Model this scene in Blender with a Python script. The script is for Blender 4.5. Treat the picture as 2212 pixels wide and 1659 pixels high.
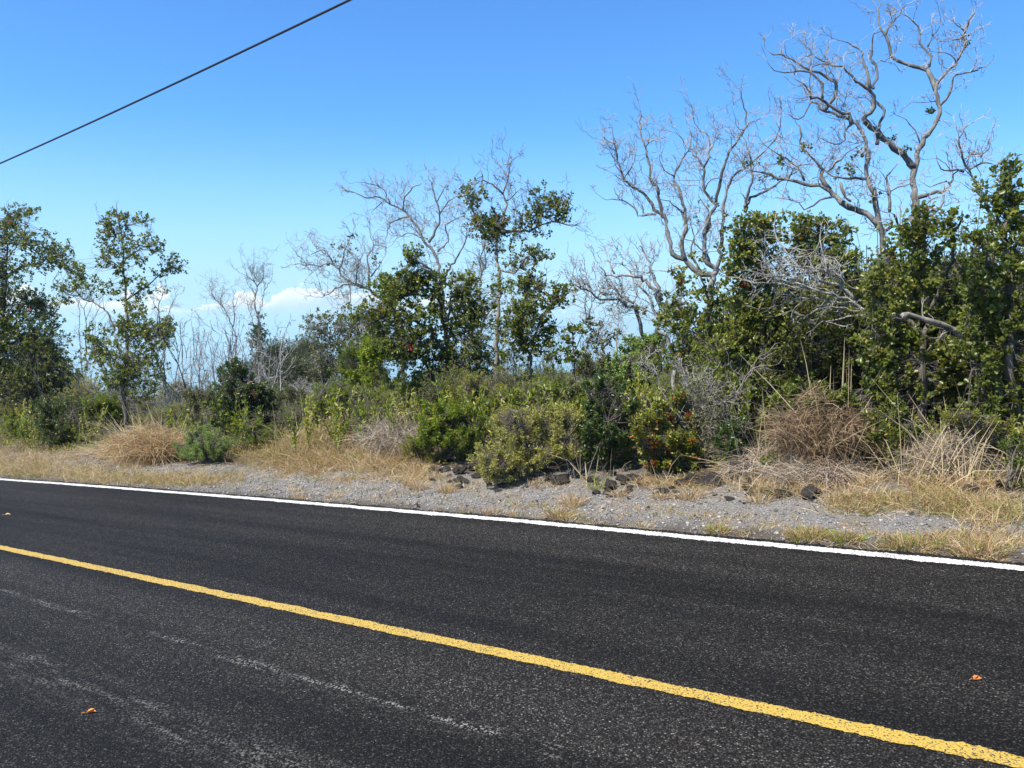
import bpy, math, random
import numpy as np
from mathutils import Matrix, Vector

for o in list(bpy.data.objects):
    bpy.data.objects.remove(o)
random.seed(7)
RNG = np.random.default_rng(11)
scene = bpy.context.scene
COL = scene.collection

# ------------------------------------------------------------------ camera
F = 828.0                      # focal length in pixels of a 1024 x 768 picture
HORIZON = 322.0                # picture row of the sea horizon
PITCH = math.atan((384.0 - HORIZON) / F)
CAM_H = 1.65
cam = bpy.data.cameras.new("camera")
cam.sensor_fit = 'HORIZONTAL'
cam.sensor_width = 36.0
cam.lens = 36.0 * F / 1024.0
cam.clip_start = 0.05
cam.clip_end = 400000.0
cam_o = bpy.data.objects.new("camera", cam)
COL.objects.link(cam_o)
cam_o.location = (0, 0, 0)
cam_o.rotation_euler = (math.pi / 2 - PITCH, 0, 0)
scene.camera = cam_o
scene.render.resolution_x = 1024
scene.render.resolution_y = 768

# ------------------------------------------------------------------ sun and sky
SUN = Vector((-0.47, -0.34, 0.82)).normalized()      # towards the sun: high, from the left
world = bpy.data.worlds.new("World")
scene.world = world
world.use_nodes = True
nt = world.node_tree
for n in list(nt.nodes):
    nt.nodes.remove(n)
def N(tree, typ, **kw):
    nd = tree.nodes.new(typ)
    for k, v in kw.items():
        if k.startswith('i_'):
            nd.inputs[k[2:].replace('_', ' ')].default_value = v
        elif k[0] == 'n' and k[1:].isdigit():
            nd.inputs[int(k[1:])].default_value = v
        else:
            setattr(nd, k, v)
    return nd
sky = N(nt, 'ShaderNodeTexSky', sky_type='NISHITA', sun_disc=False)
sky.sun_elevation = math.asin(SUN.z)
sky.sun_rotation = math.atan2(SUN.x, SUN.y)
sky.altitude = 500
sky.air_density = 1.0
sky.dust_density = 0.0
sky.ozone_density = 5.0
hs = N(nt, 'ShaderNodeMix', data_type='RGBA', blend_type='MULTIPLY')      # a deep clear blue, as the camera renders it
hs.inputs[0].default_value = 1.0
hs.inputs[7].default_value = (0.515, 0.90, 1.21, 1)
nt.links.new(sky.outputs[0], hs.inputs[6])
# a low band of trade-wind cumulus all round the horizon
tc = N(nt, 'ShaderNodeTexCoord')
sep = N(nt, 'ShaderNodeSeparateXYZ')
nt.links.new(tc.outputs['Generated'], sep.inputs[0])
mp = N(nt, 'ShaderNodeMapping')
mp.inputs['Scale'].default_value = (24, 24, 62)
mp.inputs['Location'].default_value = (2.3, 0.4, 0.2)
nt.links.new(tc.outputs['Generated'], mp.inputs[0])
nz = N(nt, 'ShaderNodeTexNoise', i_Scale=1.0, i_Detail=7.0, i_Roughness=0.55)
nt.links.new(mp.outputs[0], nz.inputs['Vector'])
mp2 = N(nt, 'ShaderNodeMapping')
mp2.inputs['Scale'].default_value = (1.6, 1.6, 0.0)
mp2.inputs['Location'].default_value = (0.55, 0.1, 0.0)
nt.links.new(tc.outputs['Generated'], mp2.inputs[0])
nz2 = N(nt, 'ShaderNodeTexNoise', i_Scale=1.0, i_Detail=1.0)
nt.links.new(mp2.outputs[0], nz2.inputs['Vector'])
def mr(tree, src, a, b, c=0.0, d=1.0, smooth=True):
    m = N(tree, 'ShaderNodeMapRange')
    if smooth:
        m.interpolation_type = 'SMOOTHSTEP'
    m.inputs[1].default_value = a; m.inputs[2].default_value = b
    m.inputs[3].default_value = c; m.inputs[4].default_value = d
    tree.links.new(src, m.inputs[0])
    return m.outputs[0]
def mth(tree, op, a, b=None, c=None):
    m = N(tree, 'ShaderNodeMath', operation=op)
    for i, v in enumerate((a, b, c)):
        if v is None:
            continue
        if isinstance(v, (int, float)):
            m.inputs[i].default_value = v
        else:
            tree.links.new(v, m.inputs[i])
    return m.outputs[0]
mp.inputs['Scale'].default_value = (11, 11, 16)
top = mth(nt, 'ADD', mr(nt, nz.outputs['Fac'], 0.36, 0.72, -0.012, 0.040, False), mr(nt, nz2.outputs['Fac'], 0.34, 0.56, -0.006, 0.025))
depth_ = mth(nt, 'SUBTRACT', top, sep.outputs['Z'])
cmask = mth(nt, 'MULTIPLY', mr(nt, depth_, 0.0, 0.0045), mr(nt, sep.outputs['Z'], 0.003, 0.020))
ccol = N(nt, 'ShaderNodeMix', data_type='RGBA')
nzc = N(nt, 'ShaderNodeTexNoise', i_Scale=4.0, i_Detail=5.0, i_Roughness=0.6); nt.links.new(mp.outputs[0], nzc.inputs['Vector'])
ctop = mr(nt, mth(nt, 'SUBTRACT', depth_, mth(nt, 'MULTIPLY', nzc.outputs['Fac'], 0.022)), -0.012, 0.012, 1.0, 0.0)
nt.links.new(ctop, ccol.inputs[0])
ccol.inputs[6].default_value = (3.3, 4.5, 5.7, 1)
ccol.inputs[7].default_value = (6.2, 6.3, 6.4, 1)
mixc = N(nt, 'ShaderNodeMix', data_type='RGBA')
nt.links.new(cmask, mixc.inputs[0])
hz = N(nt, 'ShaderNodeMix', data_type='RGBA')                       # pale air low over the sea
nt.links.new(mr(nt, sep.outputs['Z'], -0.02, 0.24, 0.9, 0.0), hz.inputs[0])
nt.links.new(hs.outputs[2], hz.inputs[6]); hz.inputs[7].default_value = (2.95, 4.35, 5.6, 1)
nt.links.new(hz.outputs[2], mixc.inputs[6])
nt.links.new(ccol.outputs[2], mixc.inputs[7])
bg = N(nt, 'ShaderNodeBackground')
bg.inputs['Strength'].default_value = 0.1
nt.links.new(mixc.outputs[2], bg.inputs[0])
wo = N(nt, 'ShaderNodeOutputWorld')
nt.links.new(bg.outputs[0], wo.inputs[0])

sun = bpy.data.lights.new("sun", 'SUN')
sun.energy = 4.8
sun.angle = math.radians(0.53)
sun.color = (1.0, 0.92, 0.78)
sun_o = bpy.data.objects.new("sun", sun)
COL.objects.link(sun_o)
sun_o.rotation_euler = SUN.to_track_quat('Z', 'Y').to_euler()
sun_o.location = (-20, 5, 40)

vs = scene.view_settings
vs.view_transform = 'Standard'
vs.look = 'None'
vs.exposure = 0.95
vs.gamma = 1.0
vs.use_curve_mapping = False

# ------------------------------------------------------------------ pixel rays and the lie of the land
CP, SP = math.cos(PITCH), math.sin(PITCH)
K = 1024.0 / 2212.0
def ray(px, py):
    px = np.asarray(px, float); py = np.asarray(py, float)
    x = px - 512.0; u = 384.0 - py
    Y = F * CP + u * SP
    Z = -F * SP + u * CP
    return x / Y, Z / Y
def at(x, y, Y):
    """point at depth Y on the line of sight through (x, y) of the 2212-wide view"""
    rx, rz = ray(np.asarray(x) * K, np.asarray(y) * K)
    Y = np.asarray(Y, float)
    return np.stack([rx * Y, Y + 0 * rx, rz * Y], -1)
# the road runs away to the left and downhill: direction of its vanishing point
VPX, VPY = -538.0, 434.0
_rx, _rz = ray(VPX, VPY)
_l = math.hypot(_rx, 1.0)
DA = np.array([_rx / _l, 1.0 / _l])          # along the road, horizontally
DN = np.array([DA[1], -DA[0]])               # across it, away from the camera
GRADE = float(-_rz / _l)                     # drop per metre along the road
def to_an(X, Y):
    return X * DA[0] + Y * DA[1], X * DN[0] + Y * DN[1]
def from_an(a, n):
    return a * DA[0] + n * DN[0], a * DA[1] + n * DN[1]
def lump(X, Y):
    s = (np.sin(X * 1.31 + 0.4) * np.sin(Y * 1.13 + 1.7) + 0.6 * np.sin(X * 2.9 + Y * 1.3 + 2.0) * np.sin(Y * 2.7 - X * 0.9)
         + 0.35 * np.sin(X * 6.1 - Y * 2.2) * np.sin(Y * 5.7 + X * 1.9 + 0.6))
    return s
ROAD_EDGE = 7.0
def ground_z(X, Y):
    X = np.asarray(X, float); Y = np.asarray(Y, float)
    a, n = to_an(X, Y)
    along = np.where(a < 0, 80.0 * np.tanh(a / 80.0), a)
    z = -CAM_H - GRADE * along
    prof = np.interp(n, [-40, -2, 0.2, 0.3, ROAD_EDGE - 0.05, ROAD_EDGE + 0.06, 8.0, 8.9, 10.0, 12.0, 18, 60, 200, 6000, 9000],
                     [1.0, 0.15, -0.03, -0.06, -0.06, -0.012, 0.03, 0.14, 0.36, 0.58, 0.70, 0.70, -6.0, -260, -420])
    w = np.clip((n - 7.8) / 2.0, 0, 1)
    w2 = np.clip((n - 7.1) / 0.5, 0, 1)
    z = z + prof + lump(X, Y) * 0.085 * w + w2 * 0.012 * np.sin(X * 7.3 + 1.1) * np.sin(Y * 8.1)
    return z
def hit(px, py):
    """first point of the ground on the line of sight (pixels of the 2212-wide view)"""
    rx, rz = ray(np.atleast_1d(px) * K, np.atleast_1d(py) * K)
    t = np.full(rx.shape, 2.0)
    done = np.zeros(rx.shape, bool)
    step = 0.06
    for i in range(700):
        below = rz * t < ground_z(rx * t, t)
        done |= below
        if done.all():
            break
        t = np.where(done, t, t + step * (1 + 0.02 * t))
    return np.stack([rx * t, t, ground_z(rx * t, t)], -1)
def stand(x, n):
    """where the column x of the 2212-wide view meets the line n metres across the road"""
    rx = (x * K - 512.0) / (F / CP)
    t = n / (rx * DN[0] + DN[1])
    return np.array([rx * t, t, float(ground_z(rx * t, t))])

# ------------------------------------------------------------------ mesh building
class MB:
    def __init__(s):
        s.v, s.q, s.h, s.n = [], [], [], 0
    def add(s, v, q, hue=0.5):
        v = np.asarray(v, float).reshape(-1, 3)
        q = np.asarray(q, int).reshape(-1, 4)
        s.v.append(v); s.q.append(q + s.n)
        h = np.asarray(hue, float)
        s.h.append(np.full(len(v), float(h)) if h.ndim == 0 else h)
        s.n += len(v)
    def tube(s, pts, rad, k=5, hue=0.5, cap=True):
        pts = np.asarray(pts, float); m = len(pts)
        rad = np.broadcast_to(np.asarray(rad, float), (m,))
        if cap and k > 4:                      # close both ends with a blunt tip
            e0, e1 = pts[0] - pts[1], pts[-1] - pts[-2]
            pts = np.vstack([pts[:1] + e0 / (np.linalg.norm(e0) + 1e-9) * rad[0] * .25, pts, pts[-1:] + e1 / (np.linalg.norm(e1) + 1e-9) * rad[-1] * .45])
            rad = np.concatenate([[rad[0] * .05], rad, [rad[-1] * .05]]); m = len(pts)
        d = np.gradient(pts, axis=0)
        d /= np.linalg.norm(d, axis=1)[:, None] + 1e-9
        ref = np.array([0.31, 0.9, 0.2]) if abs(d[0, 1]) < 0.8 else np.array([0.9, 0.1, 0.3])
        u = np.cross(d, ref); u /= np.linalg.norm(u, axis=1)[:, None] + 1e-9
        w = np.cross(d, u)
        an = np.arange(k) * 2 * math.pi / k
        v = pts[:, None] + rad[:, None, None] * (np.cos(an)[None, :, None] * u[:, None] + np.sin(an)[None, :, None] * w[:, None])
        i = np.arange(m - 1)[:, None] * k; j = np.arange(k)[None]; j2 = (j + 1) % k
        q = np.stack([i + j, i + j2, i + k + j2, i + k + j], -1).reshape(-1, 4)
        if cap and k == 4:
            q = np.vstack([q, [[(m - 1) * k, (m - 1) * k + 1, (m - 1) * k + 2, (m - 1) * k + 3]]])
        s.add(v.reshape(-1, 3), q, hue)
    def tubes3(s, P, R):
        """many 3-sided tubes at once: P (n, m, 3), R (n, m)"""
        n, m = P.shape[:2]
        d = np.gradient(P, axis=1); d /= np.linalg.norm(d, axis=2)[..., None] + 1e-9
        ref = np.where(np.abs(d[:, :1, 1:2]) < 0.8, np.array([.31, .9, .2]), np.array([.9, .1, .3]))
        u = np.cross(d, ref); u /= np.linalg.norm(u, axis=2)[..., None] + 1e-9
        w = np.cross(d, u)
        an = np.arange(3) * 2 * math.pi / 3
        V = P[:, :, None] + R[:, :, None, None] * (np.cos(an)[None, None, :, None] * u[:, :, None] + np.sin(an)[None, None, :, None] * w[:, :, None])
        b0 = np.arange(n)[:, None, None] * (m * 3) + np.arange(m - 1)[None, :, None] * 3
        j = np.arange(3)[None, None]; j2 = (j + 1) % 3
        q = np.stack([b0 + j, b0 + j2, b0 + 3 + j2, b0 + 3 + j], -1)
        s.add(V.reshape(-1, 3), q.reshape(-1, 4))
    def leaves(s, C, D, size, width, hue, up=0.8, cup=0.12):
        C = np.asarray(C, float); n = len(C)
        if n == 0:
            return
        D = D / (np.linalg.norm(D, axis=1)[:, None] + 1e-9)
        r = RNG.normal(size=(n, 3)); r[:, 2] += up
        side = np.cross(D, r); side /= np.linalg.norm(side, axis=1)[:, None] + 1e-9
        nr = np.cross(side, D)
        L = np.asarray(size)[:, None] * np.ones((n, 1)); W = L * width * 0.5
        def p(f, g, c): return C + D * L * f + side * W * g + nr * L * c
        V = np.stack([p(0, 0, 0), p(.32, .85, cup), p(.74, .8, cup), p(1, 0, -0.05), p(.74, -.8, cup), p(.32, -.85, cup)], 1)
        i = np.arange(n)[:, None] * 6
        q = np.stack([i + [0, 5, 4, 3], i + [3, 2, 1, 0]], 1).reshape(-1, 4)
        s.add(V.reshape(-1, 3), q, np.repeat(np.asarray(hue, float), 6))
    def blades(s, B, D, length, width, hue, droop=0.35):
        B = np.asarray(B, float); n = len(B)
        if n == 0:
            return
        D = D / (np.linalg.norm(D, axis=1)[:, None] + 1e-9)
        L = np.asarray(length)[:, None]; W = np.asarray(width)[:, None] * 0.5
        r = RNG.normal(size=(n, 3)); side = np.cross(D, r); side /= np.linalg.norm(side, axis=1)[:, None] + 1e-9
        flat = D * np.array([1, 1, 0.0]) + 0.15 * r * np.array([1, 1, 0])
        dr = np.asarray(droop) * np.ones((n,)); dr = dr[:, None]
        P1 = B + D * L * .5 + flat * L * dr * .12
        P2 = B + D * L + flat * L * dr * .45 - np.array([0, 0, 1.0]) * L * dr * .35
        V = np.stack([B - side * W, B + side * W, P1 - side * W * .8, P1 + side * W * .8, P2 - side * W * .2, P2 + side * W * .2], 1)
        i = np.arange(n)[:, None] * 6
        q = np.stack([i + [0, 1, 3, 2], i + [2, 3, 5, 4]], 1).reshape(-1, 4)
        s.add(V.reshape(-1, 3), q, np.repeat(np.asarray(hue, float), 6))
    def mesh(s, name, mat, origin=(0, 0, 0), smooth=False):
        V = np.concatenate(s.v) - np.asarray(origin, float)
        Q = np.concatenate(s.q); H = np.concatenate(s.h)
        me = bpy.data.meshes.new(name)
        me.vertices.add(len(V)); me.vertices.foreach_set('co', V.astype(np.float32).ravel())
        me.loops.add(Q.size); me.loops.foreach_set('vertex_index', Q.astype(np.int32).ravel())
        me.polygons.add(len(Q))
        me.polygons.foreach_set('loop_start', np.arange(0, Q.size, 4, dtype=np.int32))
        if smooth:
            me.polygons.foreach_set('use_smooth', np.ones(len(Q), bool))
        me.update(calc_edges=True)
        at_ = me.attributes.new('hue', 'FLOAT', 'POINT')
        at_.data.foreach_set('value', H.astype(np.float32))
        me.materials.append(mat)
        return me
    def build(s, name, mat, parent=None, origin=(0, 0, 0), smooth=False):
        if not s.v:
            return None
        o = bpy.data.objects.new(name, s.mesh(name, mat, origin, smooth))
        COL.objects.link(o)
        if parent is not None:
            o.parent = parent
        else:
            o.location = origin
        return o
def tag(o, label, cat, group=None, kind=None):
    if label: o['label'] = label
    if cat: o['category'] = cat
    if group: o['group'] = group
    if kind: o['kind'] = kind
    return o
def empty(name, loc):
    o = bpy.data.objects.new(name, None)
    o.empty_display_size = 0.2
    COL.objects.link(o)
    o.location = loc
    return o

# ------------------------------------------------------------------ materials
def new_mat(name):
    m = bpy.data.materials.new(name); m.use_nodes = True
    t = m.node_tree
    return m, t, t.nodes['Principled BSDF'], t.nodes['Material Output']
def ramp(t, src, stops):
    r = N(t, 'ShaderNodeValToRGB')
    e = r.color_ramp.elements
    while len(e) < len(stops):
        e.new(0.5)
    for i, (p, c) in enumerate(stops):
        e[i].position = p; e[i].color = (*c, 1)
    t.links.new(src, r.inputs[0])
    return r.outputs[0]
def leaf_mat(name, stops, rough=0.38, trans=0.3, spec=0.5):
    m, t, b, out = new_mat(name)
    a = N(t, 'ShaderNodeAttribute', attribute_name='hue')
    c = ramp(t, a.outputs['Fac'], stops)
    t.links.new(c, b.inputs['Base Color'])
    b.inputs['Roughness'].default_value = rough
    b.inputs['Specular IOR Level'].default_value = spec
    tr = N(t, 'ShaderNodeBsdfTranslucent')
    h = N(t, 'ShaderNodeHueSaturation'); h.inputs['Value'].default_value = 1.75; h.inputs['Saturation'].default_value = 1.1
    h.inputs['Hue'].default_value = 0.49
    t.links.new(c, h.inputs['Color']); t.links.new(h.outputs[0], tr.inputs[0])
    mx = N(t, 'ShaderNodeMixShader'); mx.inputs[0].default_value = trans
    t.links.new(b.outputs[0], mx.inputs[1]); t.links.new(tr.outputs[0], mx.inputs[2])
    t.links.new(mx.outputs[0], out.inputs[0])
    return m
def bark_mat(name, dark, light, scale=14):
    m, t, b, out = new_mat(name)
    tcn = N(t, 'ShaderNodeTexCoord')
    mpn = N(t, 'ShaderNodeMapping'); mpn.inputs['Scale'].default_value = (1, 1, 0.35)
    t.links.new(tcn.outputs['Object'], mpn.inputs[0])
    z = N(t, 'ShaderNodeTexNoise', i_Scale=scale, i_Detail=6.0, i_Roughness=0.7)
    t.links.new(mpn.outputs[0], z.inputs['Vector'])
    c = ramp(t, z.outputs['Fac'], [(0.34, dark), (0.6, light), (0.75, tuple(min(1, x * 1.18) for x in light))])
    t.links.new(c, b.inputs['Base Color'])
    b.inputs['Roughness'].default_value = 0.85
    b.inputs['Specular IOR Level'].default_value = 0.2
    bp = N(t, 'ShaderNodeBump'); bp.inputs['Strength'].default_value = 0.6; bp.inputs['Distance'].default_value = 0.02
    t.links.new(z.outputs['Fac'], bp.inputs['Height']); t.links.new(bp.outputs[0], b.inputs['Normal'])
    return m
M_OHIA = leaf_mat('ohia_leaf', [(0.0, (.030, .046, .012)), (0.35, (.078, .104, .021)), (0.62, (.145, .180, .034)), (0.84, (.245, .265, .055)), (0.93, (.32, .22, .045)), (0.965, (.28, .08, .03)), (0.99, (.42, .016, .01))], trans=0.40)
M_GREY = leaf_mat('grey_green_leaf', [(0.0, (.065, .075, .030)), (0.5, (.13, .142, .056)), (0.85, (.20, .20, .085)), (0.97, (.23, .165, .075))], rough=0.5, trans=0.32)
M_BRIGHT = leaf_mat('bright_leaf', [(0.0, (.085, .125, .014)), (0.5, (.16, .225, .024)), (0.85, (.25, .31, .035)), (0.97, (.29, .25, .04))], rough=0.42, trans=0.42)
M_OLIVE = leaf_mat('olive_leaf', [(0.0, (.11, .125, .022)), (0.45, (.23, .245, .040)), (0.8, (.36, .355, .075)), (0.93, (.46, .43, .17)), (0.97, (.75, .74, .60))], rough=0.5, trans=0.36)
M_FRESH = leaf_mat('fresh_leaf', [(0.0, (.11, .17, .045)), (0.5, (.19, .27, .07)), (0.9, (.28, .36, .10))], rough=0.55, trans=0.38)
M_DARK = leaf_mat('dark_leaf', [(0.0, (.024, .046, .013)), (0.5, (.060, .098, .022)), (0.85, (.13, .175, .042)), (0.95, (.17, .08, .045)), (0.985, (.24, .07, .06))], rough=0.3, trans=0.28)
M_RED = leaf_mat('reddish_leaf', [(0.0, (.09, .115, .018)), (0.45, (.19, .21, .032)), (0.7, (.28, .26, .045)), (0.86, (.36, .18, .035)), (0.93, (.36, .09, .03)), (1.0, (.30, .055, .03))], rough=0.36, trans=0.32)
M_GRASS = leaf_mat('dry_grass_blade', [(0.0, (.58, .49, .32)), (0.3, (.42, .33, .19)), (0.5, (.30, .175, .09)), (0.68, (.30, .25, .09)), (0.82, (.20, .23, .05)), (1.0, (.15, .22, .035))], rough=0.6, trans=0.25, spec=0.25)
M_MOUND = leaf_mat('matted_brown_grass', [(0.0, (.36, .285, .185)), (0.4, (.235, .165, .102)), (0.75, (.135, .09, .056)), (1.0, (.17, .19, .06))], rough=0.7, trans=0.12, spec=0.2)
M_STRAW = leaf_mat('grey_straw', [(0.0, (.48, .44, .37)), (0.5, (.34, .28, .22)), (1.0, (.20, .155, .11))], rough=0.7, trans=0.12, spec=0.2)
M_DEAD = bark_mat('weathered_wood', (.058, .056, .053), (.215, .21, .20), 9)
M_TWIG = bark_mat('weathered_twig', (.20, .197, .19), (.40, .395, .38))
M_PALE = bark_mat('bleached_wood', (.17, .165, .155), (.38, .37, .35))
M_BARK = bark_mat('live_bark', (.055, .048, .040), (.17, .15, .125))
M_GBARK = bark_mat('grey_bark', (.10, .09, .08), (.27, .25, .22))

# ------------------------------------------------------------------ setting: ground, sea, road, markings
def grid_obj(name, av, nv, zfun, mat):
    A, Nn = np.meshgrid(av, nv, indexing='ij')
    X, Y = from_an(A, Nn)
    Z = zfun(X, Y)
    V = np.stack([X, Y, Z], -1).reshape(-1, 3)
    na, nn = len(av), len(nv)
    i = (np.arange(na - 1)[:, None] * nn + np.arange(nn - 1)[None])
    q = np.stack([i, i + nn, i + nn + 1, i + 1], -1).reshape(-1, 4)
    mb = MB(); mb.add(V, q)
    return mb.build(name, mat, smooth=True)
def geo(lo, hi, k):
    return np.geomspace(lo, hi, k)
m_gr, t, b, out = new_mat('gravel_and_lava_soil')
geo_n = N(t, 'ShaderNodeNewGeometry')
sx = N(t, 'ShaderNodeSeparateXYZ'); t.links.new(geo_n.outputs['Position'], sx.inputs[0])
nco = mth(t, 'ADD', mth(t, 'MULTIPLY', sx.outputs['X'], float(DN[0])), mth(t, 'MULTIPLY', sx.outputs['Y'], float(DN[1])))
z1 = N(t, 'ShaderNodeTexNoise', i_Scale=55.0, i_Detail=4.0, i_Roughness=0.75)
z2 = N(t, 'ShaderNodeTexNoise', i_Scale=1.7, i_Detail=5.0, i_Roughness=0.6)
z3 = N(t, 'ShaderNodeTexVoronoi', i_Scale=75.0)
for z in (z1, z2, z3):
    t.links.new(geo_n.outputs['Position'], z.inputs['Vector'])
gcol = ramp(t, z1.outputs['Fac'], [(0.30, (.075, .070, .064)), (0.5, (.225, .216, .203)), (0.68, (.41, .396, .376))])
ccol2 = N(t, 'ShaderNodeMix', data_type='RGBA', blend_type='MULTIPLY'); ccol2.inputs[0].default_value = 0.75
t.links.new(gcol, ccol2.inputs[6])
t.links.new(ramp(t, z3.outputs['Color'], [(0.0, (.55, .53, .50)), (0.5, (.85, .84, .83)), (1.0, (1.15, 1.13, 1.12))]), ccol2.inputs[7])
soil = ramp(t, z1.outputs['Fac'], [(0.3, (.035, .028, .022)), (0.55, (.085, .066, .048)), (0.75, (.16, .13, .10))])
ms = N(t, 'ShaderNodeMix', data_type='RGBA')
edge = mr(t, mth(t, 'ADD', nco, mth(t, 'MULTIPLY', z2.outputs['Fac'], 1.6)), 9.3, 10.0)
t.links.new(edge, ms.inputs[0]); t.links.new(ccol2.outputs[2], ms.inputs[6]); t.links.new(soil, ms.inputs[7])
ms2 = N(t, 'ShaderNodeMix', data_type='RGBA')                      # dark asphalt crumbs and dirt by the road edge
near = mr(t, mth(t, 'ADD', nco, mth(t, 'MULTIPLY', z2.outputs['Fac'], -0.9)), 6.55, 6.95, 0.85, 0.0)
t.links.new(near, ms2.inputs[0]); t.links.new(ms.outputs[2], ms2.inputs[6]); ms2.inputs[7].default_value = (.075, .062, .05, 1)
ms3 = N(t, 'ShaderNodeMix', data_type='RGBA')                      # scrub-covered land beyond the roadside thicket
z4 = N(t, 'ShaderNodeTexNoise', i_Scale=2.2, i_Detail=8.0, i_Roughness=0.75); t.links.new(geo_n.outputs['Position'], z4.inputs['Vector'])
t.links.new(mr(t, nco, 13.0, 20.0), ms3.inputs[0]); t.links.new(ms2.outputs[2], ms3.inputs[6])
t.links.new(ramp(t, z4.outputs['Fac'], [(0.3, (.035, .04, .02)), (0.5, (.09, .095, .045)), (0.7, (.17, .16, .09))]), ms3.inputs[7])
t.links.new(ms3.outputs[2], b.inputs['Base Color'])
b.inputs['Roughness'].default_value = 0.95; b.inputs['Specular IOR Level'].default_value = 0.15
bp = N(t, 'ShaderNodeBump'); bp.inputs['Strength'].default_value = 0.8; bp.inputs['Distance'].default_value = 0.02
t.links.new(mth(t, 'ADD', z1.outputs['Fac'], z3.outputs['Distance']), bp.inputs['Height']); t.links.new(bp.outputs[0], b.inputs['Normal'])
av = np.concatenate([-geo(9000, 16, 40), np.arange(-14, 34, 0.2), geo(34.5, 9000, 60)])
nv = np.concatenate([-geo(6000, 3, 24), [-2, -1, 0, 0.2, 0.35, 2, 4, 6, ROAD_EDGE - 0.1, ROAD_EDGE - 0.03, ROAD_EDGE + 0.02], np.arange(ROAD_EDGE + 0.08, 14, 0.11), geo(14.2, 40, 40), geo(43, 9000, 60)])
g = grid_obj('ground', av, nv, ground_z, m_gr); g['kind'] = 'structure'

m_sea, t, b, out = new_mat('sea_water')
b.inputs['Base Color'].default_value = (.012, .055, .12, 1)
b.inputs['Roughness'].default_value = 0.22; b.inputs['IOR'].default_value = 1.33
mb = MB()
R = 200000.0
ring = [50.0, 3000, 12000, 40000, 100000, R]
k = 64
vv = np.array([[r * math.cos(2 * math.pi * j / k), r * math.sin(2 * math.pi * j / k), -455.0] for r in ring for j in range(k)])
mb.add(vv, [[i * k + j, i * k + (j + 1) % k, (i + 1) * k + (j + 1) % k, (i + 1) * k + j] for i in range(len(ring) - 1) for j in range(k)])
o = mb.build('sea', m_sea); o['kind'] = 'structure'

ROADM = Matrix(((DA[0], DN[0], 0, 0), (DA[1], DN[1], 0, 0), (-GRADE, 0, 1, -CAM_H), (0, 0, 0, 1)))
ROADM2 = Matrix(((-DA[0], DN[0], 0, 0), (-DA[1], DN[1], 0, 0), (GRADE, 0, 1, -CAM_H), (0, 0, 0, 1)))
def asphalt_nodes(t):
    tcn = N(t, 'ShaderNodeNewGeometry')
    p = tcn.outputs['Position']
    s3 = N(t, 'ShaderNodeSeparateXYZ'); t.links.new(p, s3.inputs[0])
    n_ = mth(t, 'ADD', mth(t, 'MULTIPLY', s3.outputs['X'], float(DN[0])), mth(t, 'MULTIPLY', s3.outputs['Y'], float(DN[1])))
    a_ = mth(t, 'ADD', mth(t, 'MULTIPLY', s3.outputs['X'], float(DA[0])), mth(t, 'MULTIPLY', s3.outputs['Y'], float(DA[1])))
    return p, a_, n_
m_as, t, b, out = new_mat('asphalt')
p, a_, n_ = asphalt_nodes(t)
vo = N(t, 'ShaderNodeTexVoronoi', i_Scale=108.0); t.links.new(p, vo.inputs['Vector'])
vb = N(t, 'ShaderNodeTexVoronoi', i_Scale=62.0); t.links.new(p, vb.inputs['Vector'])
zf = N(t, 'ShaderNodeTexNoise', i_Scale=140.0, i_Detail=3.0, i_Roughness=0.7); t.links.new(p, zf.inputs['Vector'])
zm = N(t, 'ShaderNodeTexNoise', i_Scale=9.0, i_Detail=5.0, i_Roughness=0.7); t.links.new(p, zm.inputs['Vector'])
cxy = N(t, 'ShaderNodeCombineXYZ')
t.links.new(mth(t, 'MULTIPLY', a_, 0.12), cxy.inputs[0]); t.links.new(mth(t, 'MULTIPLY', n_, 2.2), cxy.inputs[1])
zl = N(t, 'ShaderNodeTexNoise', i_Scale=1.0, i_Detail=4.0, i_Roughness=0.55); t.links.new(cxy.outputs[0], zl.inputs['Vector'])
sepc = N(t, 'ShaderNodeSeparateColor'); t.links.new(vo.outputs['Color'], sepc.inputs[0])
sepb = N(t, 'ShaderNodeSeparateColor'); t.links.new(vb.outputs['Color'], sepb.inputs[0])
stone = ramp(t, sepc.outputs[0], [(0.0, (.0095, .0085, .0071)), (0.40, (.0155, .0139, .0118)), (0.66, (.0245, .0222, .0191)), (0.86, (.048, .0442, .0392)), (0.97, (.078, .073, .066)), (1.0, (.16, .155, .145))])
tar = mr(t, vo.outputs['Distance'], 0.25, 0.62, 1.0, 0.22)
mcol = N(t, 'ShaderNodeMix', data_type='RGBA', blend_type='MULTIPLY'); mcol.inputs[0].default_value = 1.0
t.links.new(stone, mcol.inputs[6]); t.links.new(tar, mcol.inputs[7])
# long light and dark lanes worn by the wheels
lane = mth(t, 'ADD', mr(t, zl.outputs['Fac'], 0.3, 0.7, 0.55, 1.55),
           mth(t, 'ADD', mr(t, mth(t, 'ABSOLUTE', mth(t, 'SUBTRACT', n_, 3.12)), 0.1, 0.4, 0.75, 0.0),
               mr(t, mth(t, 'ABSOLUTE', mth(t, 'SUBTRACT', n_, 6.1)), 0.2, 0.8, 0.35, 0.0)))
mc2 = N(t, 'ShaderNodeMix', data_type='RGBA', blend_type='MULTIPLY'); mc2.inputs[0].default_value = 1.0
t.links.new(mcol.outputs[2], mc2.inputs[6]); t.links.new(lane, mc2.inputs[7])
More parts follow.
